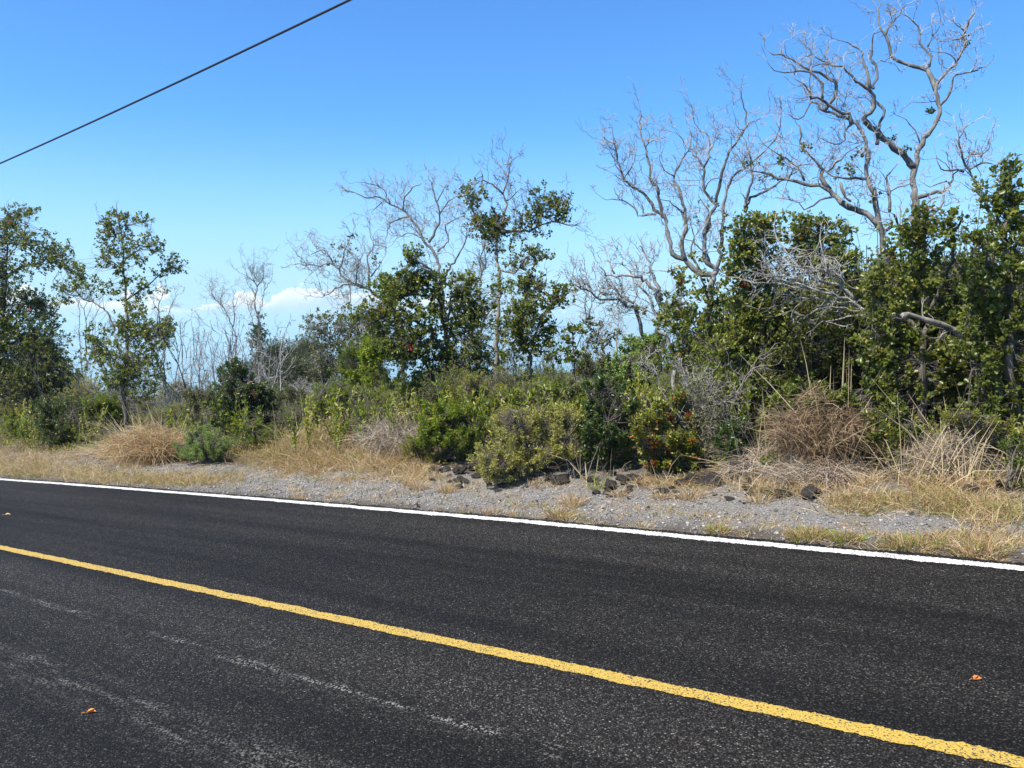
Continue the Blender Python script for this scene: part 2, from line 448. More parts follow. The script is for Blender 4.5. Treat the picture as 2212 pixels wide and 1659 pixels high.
# chalky scuffs in two broken lines of the near lane
def scuff(n0, w, lo, hi, off):
    wob = mth(t, 'ADD', n_, mth(t, 'MULTIPLY', mth(t, 'SUBTRACT', zm.outputs['Fac'], 0.5), off))
    bd = mr(t, mth(t, 'ABSOLUTE', mth(t, 'SUBTRACT', wob, n0)), 0.0, w, 1.0, 0.0)
    c2 = N(t, 'ShaderNodeCombineXYZ'); t.links.new(mth(t, 'MULTIPLY', a_, 1.5), c2.inputs[0]); t.links.new(mth(t, 'MULTIPLY', n_, 11.0), c2.inputs[1]); c2.inputs[2].default_value = n0
    zz = N(t, 'ShaderNodeTexNoise', i_Scale=1.0, i_Detail=5.0, i_Roughness=0.7); t.links.new(c2.outputs[0], zz.inputs['Vector'])
    return mth(t, 'MULTIPLY', bd, mr(t, zz.outputs['Fac'], lo, hi))
sc = mth(t, 'MAXIMUM', scuff(2.77, 0.08, 0.44, 0.66, 0.20), mth(t, 'MULTIPLY', scuff(2.06, 0.24, 0.42, 0.70, 0.3), 0.7))
sc = mth(t, 'MULTIPLY', sc, mr(t, sepc.outputs[1], 0.66, 0.76))
mc3 = N(t, 'ShaderNodeMix', data_type='RGBA')
t.links.new(mth(t, 'MULTIPLY', sc, 0.8), mc3.inputs[0]); t.links.new(mc2.outputs[2], mc3.inputs[6]); mc3.inputs[7].default_value = (.30, .29, .275, 1)
t.links.new(mc3.outputs[2], b.inputs['Base Color'])
b.inputs['Roughness'].default_value = 0.75; b.inputs['Specular IOR Level'].default_value = 0.16
bp = N(t, 'ShaderNodeBump'); bp.inputs['Strength'].default_value = 1.0; bp.inputs['Distance'].default_value = 0.006
t.links.new(mth(t, 'SUBTRACT', mth(t, 'MULTIPLY', zf.outputs['Fac'], 0.5), vo.outputs['Distance']), bp.inputs['Height'])
t.links.new(bp.outputs[0], b.inputs['Normal'])

def white_n(a):
    return np.interp(a, [-60, 0.67, 5.3, 10, 15.35, 18.5, 40], [6.55, 6.62, 6.80, 6.83, 6.78, 6.71, 6.3])
def strip(name, a_vals, n_lo, n_hi, dz, mat, kind):
    """a sheet laid along the road, its edges n_lo(a), n_hi(a)"""
    lo, hi = n_lo, n_hi
    mb = MB()
    cols = 6 if name == 'road' else 2
    fr = np.linspace(0, 1, cols)
    V = []
    for f in fr:
        nn = lo * (1 - f) + hi * f
        X, Y = from_an(a_vals, nn)
        along = np.where(a_vals < 0, 80.0 * np.tanh(a_vals / 80.0), a_vals)
        V.append(np.stack([X, Y, -CAM_H - GRADE * along + dz + 0 * nn], -1))
    V = np.stack(V, 1).reshape(-1, 3)
    m = len(a_vals)
    i = np.arange(m - 1)[:, None] * cols + np.arange(cols - 1)[None]
    q = np.stack([i, i + cols, i + cols + 1, i + 1], -1).reshape(-1, 4)
    mb.add(V, q)
    o = mb.build(name, mat)
    if kind: o['kind'] = kind
    return o
def ragged(a, amp, seed):
    r = np.random.default_rng(seed)
    x = r.normal(size=len(a)) * amp
    y = np.convolve(r.normal(size=len(a)), np.ones(9) / 9, 'same') * amp * 2.0
    return x * 0.6 + y
a_long = np.concatenate([-geo(600, 8.2, 60), np.arange(-8, 30, 0.02), geo(30.2, 600, 60)])
road_far = np.where((a_long > -10) & (a_long < 40), white_n(a_long) + 0.17, 7.0)
road_far = white_n(a_long) + 0.17 + ragged(a_long, 0.022, 3)
road = strip('road', a_long, np.full(len(a_long), 0.3), road_far, 0.0, m_as, 'structure')

def paint_mat(name, base, dirt, wear):
    m, t, b, out = new_mat(name)
    p, a_, n_ = asphalt_nodes(t)
    v = N(t, 'ShaderNodeTexVoronoi', i_Scale=105.0); t.links.new(p, v.inputs['Vector'])
    z = N(t, 'ShaderNodeTexNoise', i_Scale=60.0, i_Detail=4.0, i_Roughness=0.7); t.links.new(p, z.inputs['Vector'])
    zb = N(t, 'ShaderNodeTexNoise', i_Scale=3.0, i_Detail=4.0, i_Roughness=0.6); t.links.new(p, zb.inputs['Vector'])
    pit = mth(t, 'ADD', v.outputs['Distance'], mth(t, 'MULTIPLY', z.outputs['Fac'], 0.55))
    pit = mr(t, mth(t, 'ADD', pit, mth(t, 'MULTIPLY', zb.outputs['Fac'], 0.25)), wear, wear + 0.16)
    c1 = N(t, 'ShaderNodeMix', data_type='RGBA')
    t.links.new(mr(t, z.outputs['Fac'], 0.35, 0.65), c1.inputs[0]); c1.inputs[6].default_value = (*dirt, 1); c1.inputs[7].default_value = (*base, 1)
    c2 = N(t, 'ShaderNodeMix', data_type='RGBA')
    t.links.new(pit, c2.inputs[0]); t.links.new(c1.outputs[2], c2.inputs[6]); c2.inputs[7].default_value = (.05, .046, .04, 1)
    t.links.new(c2.outputs[2], b.inputs['Base Color'])
    b.inputs['Roughness'].default_value = 0.6
    bp = N(t, 'ShaderNodeBump'); bp.inputs['Strength'].default_value = 0.8; bp.inputs['Distance'].default_value = 0.005
    t.links.new(v.outputs['Distance'], bp.inputs['Height']); bp.invert = True
    t.links.new(bp.outputs[0], b.inputs['Normal'])
    return m
M_WHITE = paint_mat('white_road_paint', (.80, .80, .78), (.55, .54, .51), 0.99)
M_YEL = paint_mat('yellow_road_paint', (.50, .345, .055), (.39, .26, .045), 1.02)
al = np.arange(-8, 34, 0.012)
strip('edge_line', al, white_n(al) - 0.072 + ragged(al, 0.010, 5), white_n(al) + 0.072 + ragged(al, 0.009, 6), 0.004, M_WHITE, 'structure')
strip('centre_line', al, 3.595 - 0.054 + ragged(al, 0.006, 7), 3.595 + 0.054 + ragged(al, 0.006, 8), 0.004, M_YEL, 'structure')

# ------------------------------------------------------------------ plants: limbs, twigs, leaves
FR = {'p': (0, 0, 1.0), 'r1': (0, 378, .4231), 'r3': (594, 270, .3905), 'r5': (1242, 162, .3907), 'r6': (1566, 0, .3907),
      'z1': (1161, 567, .14647), 'z2': (324, 567, .1831), 'c4': (756, 540, .1953), 'q1': (1458, 486, .1953), 'q2': (1836, 486, .1953), 'r7': (1404, 432, .4882), 'm4': (918, 648, .3255), 'b2': (432, 486, .3905)}
def PX(fr, pts):
    ox, oy, sc = FR[fr]
    return [(ox + sc * x, oy + sc * y) for x, y in pts]
def spline(P, step=0.09):
    """Catmull-Rom through P with points about every `step` metres"""
    P = np.asarray(P, float)
    if len(P) == 2:
        P = np.vstack([P[0], P.mean(0), P[1]])
    Q = np.vstack([2 * P[0] - P[1], P, 2 * P[-1] - P[-2]])
    out_ = []
    for i in range(len(P) - 1):
        p0, p1, p2, p3 = Q[i:i + 4]
        m = max(2, int(np.linalg.norm(p2 - p1) / step))
        u = np.linspace(0, 1, m, endpoint=False)[:, None]
        out_.append(0.5 * ((2 * p1) + (-p0 + p2) * u + (2 * p0 - 5 * p1 + 4 * p2 - p3) * u ** 2 + (-p0 + 3 * p1 - 3 * p2 + p3) * u ** 3))
    return np.vstack(out_ + [P[-1:]])
def shoot(mb, start, d, length, r, level, rng, up=0.12, wig=0.33, kids=2.6, ends=None):
    """one crooked shoot with side shoots of its own"""
    seg = 0.055 if length < 0.7 else 0.08
    m = max(3, int(length / seg))
    pts = [start]; d = d / (np.linalg.norm(d) + 1e-9)
    curl = rng.normal(size=3) * 0.10
    for i in range(m):
        d = d + rng.normal(size=3) * wig + curl + np.array([0, 0, up])
        d /= np.linalg.norm(d)
        pts.append(pts[-1] + d * (length / m))
    pts = np.array(pts)
    mb.tube(pts, np.linspace(r, max(0.0032, r * 0.35), m + 1), 4 if r > 0.012 else 3, cap=False)
    if ends is not None:
        ends.append((pts[-1], d))
    if level > 0:
        for j in range(rng.poisson(kids * (1 if length > 0.4 else 0.75)) + 1):
            k = rng.integers(max(1, m // 4), m + 1)
            dd = pts[min(k, m)] - pts[k - 1]
            dd = dd / (np.linalg.norm(dd) + 1e-9) + rng.normal(size=3) * 0.75
            shoot(mb, pts[k], dd, length * rng.uniform(0.35, 0.65), max(0.0034, r * 0.6), level - 1, rng, up, wig, kids, ends)
def limbs3d(limbs, base, seed, base_dy=0.0, spread=0.45, foot=True, knob=0.09):
    """limbs: list of (frame, pixel points, r0, r1); first is the trunk and is carried down to the ground"""
    rng = np.random.default_rng(seed)
    Y0 = base[1] + base_dy
    done = []
    nodes_px, nodes_dy = [], []
    for li, (fr, pts, r0, r1) in enumerate(limbs):
        pp = np.array(PX(fr, pts))
        dy0 = 0.0
        attach = None
        if li:
            A = np.vstack(nodes_px); D = np.concatenate(nodes_dy)
            dist = np.hypot(*(A - pp[0]).T)
            j = dist.argmin()
            if dist[j] < 40:
                dy0 = D[j]; attach = j
        seglen = np.concatenate([[0], np.cumsum(np.hypot(*np.diff(pp, axis=0).T))])
        mpp = Y0 / F / 1.0 * K
        tot = seglen[-1] * mpp
        dy1 = rng.uniform(-1, 1) * spread * tot if li else rng.uniform(-.12, .12) * tot
        f = seglen / max(seglen[-1], 1e-6)
        dy = dy0 + (dy1) * f + np.sin(f * 5 + rng.uniform(0, 6)) * 0.06 * tot * f
        W = at(pp[:, 0], pp[:, 1], Y0 + dy)
        if li == 0 and foot:
            gz = float(ground_z(W[0, 0], W[0, 1]))
            if W[0, 2] > gz + 0.02:
                b0 = np.array([base[0], base[1], float(ground_z(base[0], base[1])) - 0.08])
                mid = b0 * 0.5 + W[0] * 0.5 + np.array([rng.uniform(-.05, .05), 0, 0])
                W = np.vstack([b0, mid, W])
            else:
                W[0, 2] = gz - 0.08
        C = spline(W)
        jit = rng.normal(size=C.shape) * 0.014
        R_n = rng.normal(size=len(C)) * knob
        jit[0] = 0
        C = C + jit
        R = np.interp(np.linspace(0, 1, len(C)), [0, 1], [r0 * 0.74, r1 * 0.7 + 0.001])
        R = R * (1 + R_n)
        if li == 0:
            R[:3] *= np.array([1.5, 1.25, 1.1])[:len(R)]
        done.append((C, R))
        fine = np.linspace(0, 1, 24)
        nodes_px.append(np.stack([np.interp(fine, f, pp[:, 0]), np.interp(fine, f, pp[:, 1])], 1))
        nodes_dy.append(np.interp(fine, f, dy))
    return done, (np.vstack(nodes_px), np.concatenate(nodes_dy)), Y0
ALLP = []
def tree(name, label, cat, base, limbs, blobs=(), mat=None, bark=None, seed=1, dens=210, leaf=0.045, lw=0.72, nl=10,
         hue=(0.10, 0.86), red=0.0, tw=0, tl=0.5, tlev=2, tr=0.008, base_dy=0.0, spread=0.45, group=None, ros=1.0, limb_name='limb', up=0.12, wig=0.33,
         fr=None, airy=1.25, spiky=0.10, shoots=False, fill=None, fill_r=(26, 20), fill_m=.7, droop=0.0, tipsleaf=0.0, yellow=0.02, foot=True, knob=0.09):
    rng = np.random.default_rng(seed)
    bark = bark or M_BARK
    L, (npx, ndy), Y0 = limbs3d(limbs, base, seed, base_dy, spread, foot, knob)
    root = empty(name, L[0][0][0] if foot else (base[0], base[1], base[2]))
    org = np.array(root.location)
    for i, (C, R) in enumerate(L):
        mb = MB(); mb.tube(C, R, 9 if R[0] > 0.05 else 6)
        mb.build('trunk' if i == 0 else limb_name, bark, root, org, smooth=True)
    tips = []
    mt = MB()
    if tw > 0:
        for i, (C, R) in enumerate(L):
            ln = np.linalg.norm(np.diff(C, axis=0), axis=1).sum()
            lo = 0.45 if i == 0 else 0.12
            for j in range(max(1, int(ln * tw * 0.8))):
                k = int(rng.uniform(lo, 1.0) ** 0.75 * (len(C) - 2))
                d = C[k + 1] - C[k]; d /= np.linalg.norm(d) + 1e-9
                d = d * 0.6 + rng.normal(size=3) * 0.8 + np.array([0, 0, 0.25 + up])
                shoot(mt, C[k], d, tl * rng.uniform(0.45, 1.25), min(tr, R[k] * 0.7), tlev, rng, up, wig, ends=tips)
            shoot(mt, C[-1], C[-1] - C[-2], tl * 0.7, min(tr, R[-1]), tlev, rng, up, wig, ends=tips)
    nodes = np.vstack([C for C, R in L])
    ml = MB()
    CC, CD = [], []
    blobs = [tuple(bb) for bb in blobs]
    if fill:                                # extra clumps spread over the crown: (x0, x1, top, bottom, how many) in the 2212-wide view
        fx0, fx1, fy0, fy1, fn = fill
        for k in range(fn):
            fxx, fyy = rng.uniform(fx0, fx1), rng.uniform(fy0, fy1)
            fa, fb = fill_r[0] * rng.uniform(.7, 1.3), fill_r[1] * rng.uniform(.7, 1.3)
            if fr:
                ox, oy, sc = FR[fr]; fxx, fyy, fa, fb = (fxx - ox) / sc, (fyy - oy) / sc, fa / sc, fb / sc
            blobs.append((fxx, fyy, fa, fb, fill_m))
    for bb in blobs:
        bx, by, rx, ry = bb[:4]
        if fr:
            ox, oy, sc = FR[fr]; bx, by, rx, ry = ox + sc * bx, oy + sc * by, rx * sc, ry * sc
        m = bb[4] if len(bb) > 4 else 1.0
        mpp = Y0 / F * K
        wx, wy = rx * mpp, ry * mpp
        cnt = max(4, int(math.pi * wx * wy * dens * m * 2.5))
        dyc = ndy[np.hypot(npx[:, 0] - bx, npx[:, 1] - by).argmin()]
        g = rng.normal(size=(cnt, 3)); g /= np.linalg.norm(g, axis=1)[:, None]
        g *= rng.uniform(0.15, 1.0, (cnt, 1)) ** 0.45
        g *= airy * (1 + 0.38 * np.sin(g[:, :1] * 5 + bx) * np.sin(g[:, 2:] * 6 + by) + 0.2 * np.sin(g[:, 1:2] * 7 + bx * 3))
        g += rng.normal(size=g.shape) * 0.17
        out_ = rng.random(cnt) < spiky
        g[out_] *= rng.uniform(1.1, 1.5, (out_.sum(), 1)); g[out_, 2] += rng.uniform(0, .3, out_.sum())
        if shoots:                          # leaves sit along ragged upright shoots instead of filling a ball
            ns = max(4, cnt // 9)
            tip = rng.normal(size=(ns, 3)); tip /= np.linalg.norm(tip, axis=1)[:, None]
            tip[:, 2] = np.abs(tip[:, 2]) * .9 + .05; tip *= rng.uniform(.65, 1.5, (ns, 1)) ** 1.0
            foot_ = tip * np.array([.45, .45, 0]) + rng.normal(size=(ns, 3)) * .18 - np.array([0, 0, .75])
            w_ = rng.integers(0, ns, cnt); u = rng.uniform(.25, 1, (cnt, 1)) ** .8
            g = foot_[w_] + (tip[w_] - foot_[w_]) * u + rng.normal(size=(cnt, 3)) * .10 * (1.25 - u)
        P = at(bx + g[:, 0] * rx, by - g[:, 2] * ry, Y0 + dyc + g[:, 1] * max(wx, wy) * 0.9)
        gz = ground_z(P[:, 0], P[:, 1])
        P[:, 2] = np.maximum(P[:, 2], gz + 0.02)
        ctr = at(bx, by, Y0 + dyc)
        dd = np.linalg.norm(P[:, None] - nodes[None], axis=2)
        kk = min(6, nodes.shape[0] - 1)
        near = np.argpartition(dd, kk, axis=1)[:, :kk]
        s0 = nodes[near[np.arange(cnt), rng.integers(0, kk, cnt)]]
        v = P - s0; lv = np.linalg.norm(v, axis=1)[:, None]
        side = rng.normal(size=P.shape) * lv * 0.10
        sag = np.array([0, 0, -0.06]) * lv
        mt.tubes3(np.stack([s0, s0 + v * .28 + side * .7 + sag * .6, s0 + v * .5 + side + sag, s0 + v * .78 + side * .4 + sag * .4, P], 1),
                  np.minimum(0.011, 0.0032 + 0.004 * lv) * np.array([[1, .85, .65, .45, .25]]))
        dv = v / (lv + 1e-6) * 0.6 + (P - ctr) / (np.linalg.norm(P - ctr, axis=1)[:, None] + 1e-6) * 0.5 + np.array([0, 0, 0.55 - droop]) + rng.normal(size=P.shape) * 0.35
        CC.extend(P); CD.extend(dv / np.linalg.norm(dv, axis=1)[:, None])
    if tipsleaf > 0:
        for q, d in tips:
            if rng.random() < tipsleaf:
                CC.append(q); CD.append(d)
    if CC:
        CC = np.array(CC); CD = np.array(CD); n = len(CC)
        C = np.repeat(CC, nl, 0); T = np.repeat(CD, nl, 0)
        perp = rng.normal(size=C.shape)
        perp -= (perp * T).sum(1)[:, None] * T
        perp /= np.linalg.norm(perp, axis=1)[:, None] + 1e-9
        uu = rng.uniform(-0.1, 1.3, (len(C), 1))
        D = perp + T * uu
        C = C - T * rng.uniform(-0.01, 0.075, (len(C), 1)) * ros + perp * 0.006
        ch = np.repeat(rng.beta(2.2, 2.4, n), nl)
        h = hue[0] + (hue[1] - hue[0]) * np.clip(ch * 0.65 + rng.uniform(0, 0.35, len(C)), 0, 1)
        if yellow:
            h = np.where(rng.random(len(C)) < yellow, rng.uniform(0.86, 0.95, len(C)), h)
        if red:
            rc = np.repeat(rng.random(n) < red, nl)
            h = np.where(rc, rng.uniform(0.96, 1.0, len(C)), h)
        sz = leaf * 0.92 * rng.uniform(0.5, 1.35, len(C))
        ml.leaves(C, D, sz, lw, h, up=0.35)
    tg = mt.build('twigs', M_TWIG if bark is M_DEAD else bark, root, org)
    if tg: tg['kind'] = 'stuff'
    ml.build('crown', mat or M_OHIA, root, org)
    tag(root, label, cat, group)
    return root
def bush(name, label, cat, base, blobs, mat, seed, dens=420, leaf=0.03, lw=0.5, nl=8, stems=7, bark=None, fr=None, depth=0.9, ros=1.0, **kw):
    """a shrub: stems fan out from its foot into the blobs"""
    rng = np.random.default_rng(seed)
    bl = []
    for bb in blobs:
        bx, by, rx, ry = bb[:4]
        if fr:
            ox, oy, sc = FR[fr]; bx, by, rx, ry = ox + sc * bx, oy + sc * by, rx * sc, ry * sc
        bl.append((bx, by, rx, ry) + tuple(bb[4:]))
    # foot of the shrub in pixels
    p = np.asarray(base, float)
    Yc = p[1]; u_ = F * (p[2] * CP + Yc * SP) / (Yc * CP - p[2] * SP)
    fy = (384.0 - u_) / K
    fx = (512.0 + p[0] / (Yc * CP - p[2] * SP) * F) / K
    lim = []
    for i in range(stems):
        bx, by, rx, ry = bl[i % len(bl)][:4]
        ex = bx + rng.uniform(-.7, .7) * rx; ey = by + rng.uniform(-.6, .5) * ry
        mx = fx + (ex - fx) * rng.uniform(.25, .5); my = fy + (ey - fy) * .5
        r = rng.uniform(.010, .018)
        lim.append(('p', [(fx + rng.uniform(-5, 5), fy), (mx, my), (ex, ey)], r, 0.005))
    kw.setdefault('shoots', True); kw.setdefault('spiky', 0.3); kw.setdefault('airy', 1.32);  kw.setdefault('hue', (0.05, 0.9)); kw.setdefault('yellow', 0.02)
    return tree(name, label, cat, base, lim, bl, mat, bark or M_BARK, seed, dens * 1.35, leaf, lw, nl, limb_name='stem', spread=0.5, ros=ros, **kw)

# ---- ohia trees and dead trees on the left
tree('ohia_tree', 'dark leafy tree cut by the left edge of the picture, one limb reaching right', 'tree', stand(2, 12.0),
     [('p', [(4, 890), (2, 800), (8, 690), (12, 620), (16, 540), (20, 470), (40, 452)], .10, .02),
      ('p', [(10, 600), (40, 578), (80, 570), (115, 560), (145, 585)], .045, .012),
      ('p', [(14, 560), (40, 525), (60, 480)], .03, .01), ('p', [(8, 690), (60, 655), (95, 655)], .035, .01),
      ('p', [(4, 760), (45, 730), (80, 740)], .03, .01), ('p', [(4, 800), (-40, 740), (-70, 700)], .03, .01)],
     [(30, 470, 26, 22), (65, 455, 22, 12), (10, 500, 40, 30), (55, 520, 30, 24), (105, 535, 38, 24, 1.2), (130, 560, 26, 22), (75, 570, 40, 18, .8), (20, 585, 35, 20),
      (0, 630, 45, 30), (60, 640, 38, 24), (95, 660, 26, 18), (35, 690, 60, 35, 1.2), (20, 760, 75, 45, 1.3), (95, 740, 42, 40), (45, 820, 70, 40, 1.2), (110, 800, 50, 40, .8), (165, 585, 16, 14), (180, 600, 14, 10), (-40, 560, 40, 50), (-60, 660, 50, 60)],
     seed=3, leaf=.075, ros=1.8, dens=54, hue=(.1, .9), fill=(-20, 150, 680, 850, 10), fill_r=(40, 28), tw=2, tl=.5, tlev=1, red=.002)
tree('ohia_tree', 'upright leafy tree with open crown, standing alone against the sky on the left', 'tree', stand(268, 11.2),
     [('r1', [(640, 1200), (630, 1050), (650, 880), (645, 720), (640, 600), (630, 480), (630, 380), (610, 250), (590, 190)], .085, .015),
      ('r1', [(645, 800), (580, 760), (540, 690), (470, 650), (400, 620), (330, 600), (280, 550)], .04, .01),
      ('r1', [(640, 640), (700, 600), (780, 540), (850, 480), (920, 480)], .035, .01),
      ('r1', [(632, 500), (580, 450), (520, 420)], .025, .008), ('r1', [(632, 430), (700, 390), (760, 320)], .025, .008),
      ('r1', [(620, 330), (660, 260), (740, 240)], .02, .008), ('r1', [(615, 300), (560, 270), (520, 230)], .02, .008),
      ('r1', [(650, 860), (720, 800), (830, 770)], .03, .01), ('r1', [(640, 950), (560, 900), (480, 870)], .03, .01)],
     [(590, 200, 50, 35), (540, 235, 40, 45), (660, 220, 45, 30), (735, 225, 45, 28), (600, 280, 60, 45, .8), (540, 320, 55, 60), (650, 340, 60, 50), (770, 330, 45, 45), (800, 370, 40, 40), (580, 390, 50, 40), (520, 440, 40, 40), (700, 430, 70, 45, .8),
      (880, 440, 60, 40), (900, 480, 40, 30), (830, 500, 60, 30, .7), (600, 480, 50, 40), (440, 540, 70, 35, .8), (350, 560, 70, 40), (330, 640, 50, 30), (400, 480, 35, 40), (500, 570, 60, 40, .6), (600, 560, 60, 40, .6), (680, 540, 70, 35, .7),
      (650, 640, 70, 45, .8), (700, 700, 60, 50), (740, 580, 60, 40, .7), (620, 780, 70, 50), (720, 790, 80, 50, 1.2), (840, 780, 50, 45), (480, 810, 60, 50, .9), (560, 860, 80, 50), (760, 860, 80, 50, 1.2), (500, 930, 80, 50), (700, 950, 90, 60, 1.2), (790, 1010, 70, 50), (580, 1020, 80, 60), (720, 1090, 90, 60, 1.3)],
     fr='r1', seed=5, leaf=.065, ros=1.5, dens=60, fill=(205, 345, 700, 860, 8), tw=2.5, tl=.5, tlev=1, hue=(.12, .92))
tree('bare_sapling', 'thin twin-stemmed bare sapling between the two leafy trees on the left', 'tree', stand(182, 17),
     [('r1', [(418, 1000), (410, 880), (405, 760), (408, 690), (390, 630)], .05, .012), ('r1', [(445, 1000), (438, 860), (440, 760), (430, 690), (445, 640)], .05, .012), ('r1', [(440, 740), (470, 660), (480, 620)], .02, .008)],
     bark=M_GBARK, seed=7, tw=2, tl=.6, tlev=2)
tree('half_dead_tree', 'slim half-dead tree with a few leaf tufts, right of the upright leafy tree', 'tree', stand(352, 15.5),
     [('r1', [(835, 980), (840, 860), (815, 760), (812, 660), (840, 590), (850, 560)], .05, .01), ('r1', [(840, 860), (850, 760), (870, 680), (900, 620), (930, 600)], .03, .008), ('r1', [(815, 700), (780, 640), (760, 600)], .02, .007)],
     [(855, 760, 40, 40, .9), (850, 790, 40, 30), (840, 590, 24, 16, .6), (850, 850, 40, 30, .7)], fr='r1', seed=8, bark=M_GBARK, tw=3, tl=.5, tlev=2)
tree('bare_sapling', 'pair of thin bare saplings with a leafless fork, low against the blue haze', 'tree', stand(392, 22),
     [('z2', [(385, 1260), (380, 1050), (368, 850), (352, 680)], .045, .01)], seed=9, bark=M_GBARK, tw=2, tl=.4, tlev=1, tr=.006)
tree('bare_sapling', 'forked bare sapling with three upright stems, low against the blue haze', 'tree', stand(415, 21),
     [('z2', [(480, 1400), (490, 1250), (540, 1130), (555, 1000), (570, 860), (580, 640)], .05, .008), ('z2', [(520, 1150), (520, 1000), (510, 850), (485, 680)], .03, .008), ('z2', [(430, 1130), (430, 1060), (400, 960), (390, 880)], .03, .008), ('z2', [(430, 1060), (460, 960), (490, 870)], .02, .006)],
     seed=10, bark=M_GBARK, tw=2.5, tl=.6, tlev=2, tr=.006)
tree('dead_tree', 'pale dead tree leaning left with forked bare branches beside the tall bare tree', 'tree', stand(508, 19),
     [('z2', [(1010, 960), (1020, 880), (960, 740), (920, 640), (870, 540), (800, 460), (740, 390), (690, 330)], .08, .012), ('z2', [(980, 760), (1000, 640), (985, 520), (985, 420), (1000, 340)], .04, .01), ('z2', [(1020, 880), (940, 850), (860, 830), (820, 790)], .03, .01), ('z2', [(990, 560), (1020, 470), (1060, 370)], .025, .008), ('z2', [(830, 500), (840, 400), (860, 300), (870, 260)], .025, .008)],
     bark=M_PALE, seed=12, tw=4, tl=.8, tlev=2, tr=.009)
tree('bare_tree', 'tall slim bare tree with a fan of fine twigs, leafy only at its foot', 'tree', stand(560, 18),
     [('z2', [(1290, 1330), (1280, 1050), (1265, 850), (1280, 690), (1240, 520), (1245, 400), (1260, 290), (1225, 200), (1225, 100), (1230, 20)], .085, .01),
      ('z2', [(1260, 290), (1310, 230), (1340, 160), (1330, 60), (1360, 0)], .03, .008), ('z2', [(1230, 220), (1150, 160), (1090, 130)], .025, .008), ('z2', [(1320, 520), (1340, 380), (1390, 260), (1440, 190)], .025, .008), ('z2', [(1250, 390), (1200, 320), (1160, 280)], .02, .008), ('z2', [(1230, 760), (1190, 620), (1150, 500), (1130, 430)], .025, .008)],
     [(1280, 800, 80, 60, 1.1), (1240, 720, 50, 40, .8), (1310, 850, 70, 60, 1.1), (1220, 850, 60, 60, 1), (1300, 620, 40, 50, .7), (1270, 930, 100, 90, 1.2), (1290, 1100, 90, 80, 1)], fr='z2', mat=M_DARK, bark=M_GBARK, seed=13, tw=4.5, tl=.9, tlev=2, tr=.008, dens=90, leaf=.06, up=.16, hue=(.1, .8), yellow=0)
tree('bare_sapling', 'small crooked bare sapling above the dark evergreen clump', 'tree', stand(598, 26),
     [('z2', [(1480, 960), (1485, 870), (1510, 770), (1480, 720), (1475, 670)], .04, .01), ('z2', [(1505, 780), (1560, 765), (1610, 770)], .02, .007)], seed=14, bark=M_DEAD, tw=2, tl=.5, tlev=1)
# ---- the group left of the middle
tree('dead_tree', 'dead grey tree with a thick limb arching left over the scrub, twigs fanning', 'tree', stand(880, 13.5),
     [('r3', [(700, 1100), (640, 1000), (560, 940), (500, 900), (430, 875), (385, 850), (350, 800), (310, 765), (250, 780), (180, 770), (110, 770)], .10, .012),
      ('r3', [(520, 905), (520, 820), (510, 740), (540, 680), (530, 600)], .045, .01), ('r3', [(530, 840), (570, 790), (600, 740)], .03, .008),
      ('r3', [(330, 780), (300, 720), (260, 690), (200, 720)], .03, .008), ('r3', [(350, 800), (380, 730), (400, 640)], .03, .008), ('r3', [(430, 880), (340, 900), (300, 930), (240, 960)], .03, .008), ('r3', [(400, 860), (420, 940), (400, 1040)], .02, .007), ('r3', [(450, 880), (460, 780), (490, 700)], .025, .008)],
     [(380, 690, 50, 45, .35), (430, 620, 30, 20, .6), (300, 760, 40, 30, .3), (560, 760, 40, 40, .3)], fr='r3', mat=M_GREY, bark=M_DEAD, seed=20, tw=9, tl=.62, tlev=2, tr=.009, leaf=.05, dens=120)
tree('dead_tree', 'tall bleached dead tree with a long bare limb sweeping up to the left', 'tree', stand(955, 14.5),
     [('r3', [(960, 1300), (930, 1000), (920, 860), (890, 720), (840, 660), (800, 590), (770, 540), (720, 480), (640, 440), (580, 400), (500, 400), (440, 375), (390, 360)], .095, .012),
      ('r3', [(850, 650), (890, 590), (915, 530), (905, 470), (880, 390), (860, 320), (850, 280)], .045, .01), ('r3', [(710, 470), (720, 400), (760, 350), (820, 320)], .03, .008), ('r3', [(740, 510), (660, 530), (620, 580), (610, 630)], .028, .008),
      ('r3', [(910, 500), (960, 420), (1000, 400), (1050, 390)], .025, .008), ('r3', [(640, 440), (600, 360), (540, 330), (470, 320)], .025, .007), ('r3', [(600, 420), (540, 470), (540, 500)], .018, .006), ('r3', [(900, 700), (960, 640), (940, 560), (1000, 520), (1060, 510)], .03, .008),
      ('r3', [(930, 850), (1000, 740), (1060, 620), (1050, 560)], .04, .01), ('r3', [(1050, 900), (1140, 840), (1130, 750), (1160, 660), (1120, 650)], .04, .01), ('r3', [(830, 640), (740, 600), (650, 650)], .02, .007), ('r3', [(900, 420), (930, 370), (920, 330)], .02, .007)],
     bark=M_DEAD, seed=21, tw=7.5, tl=.6, tlev=2, tr=.008)
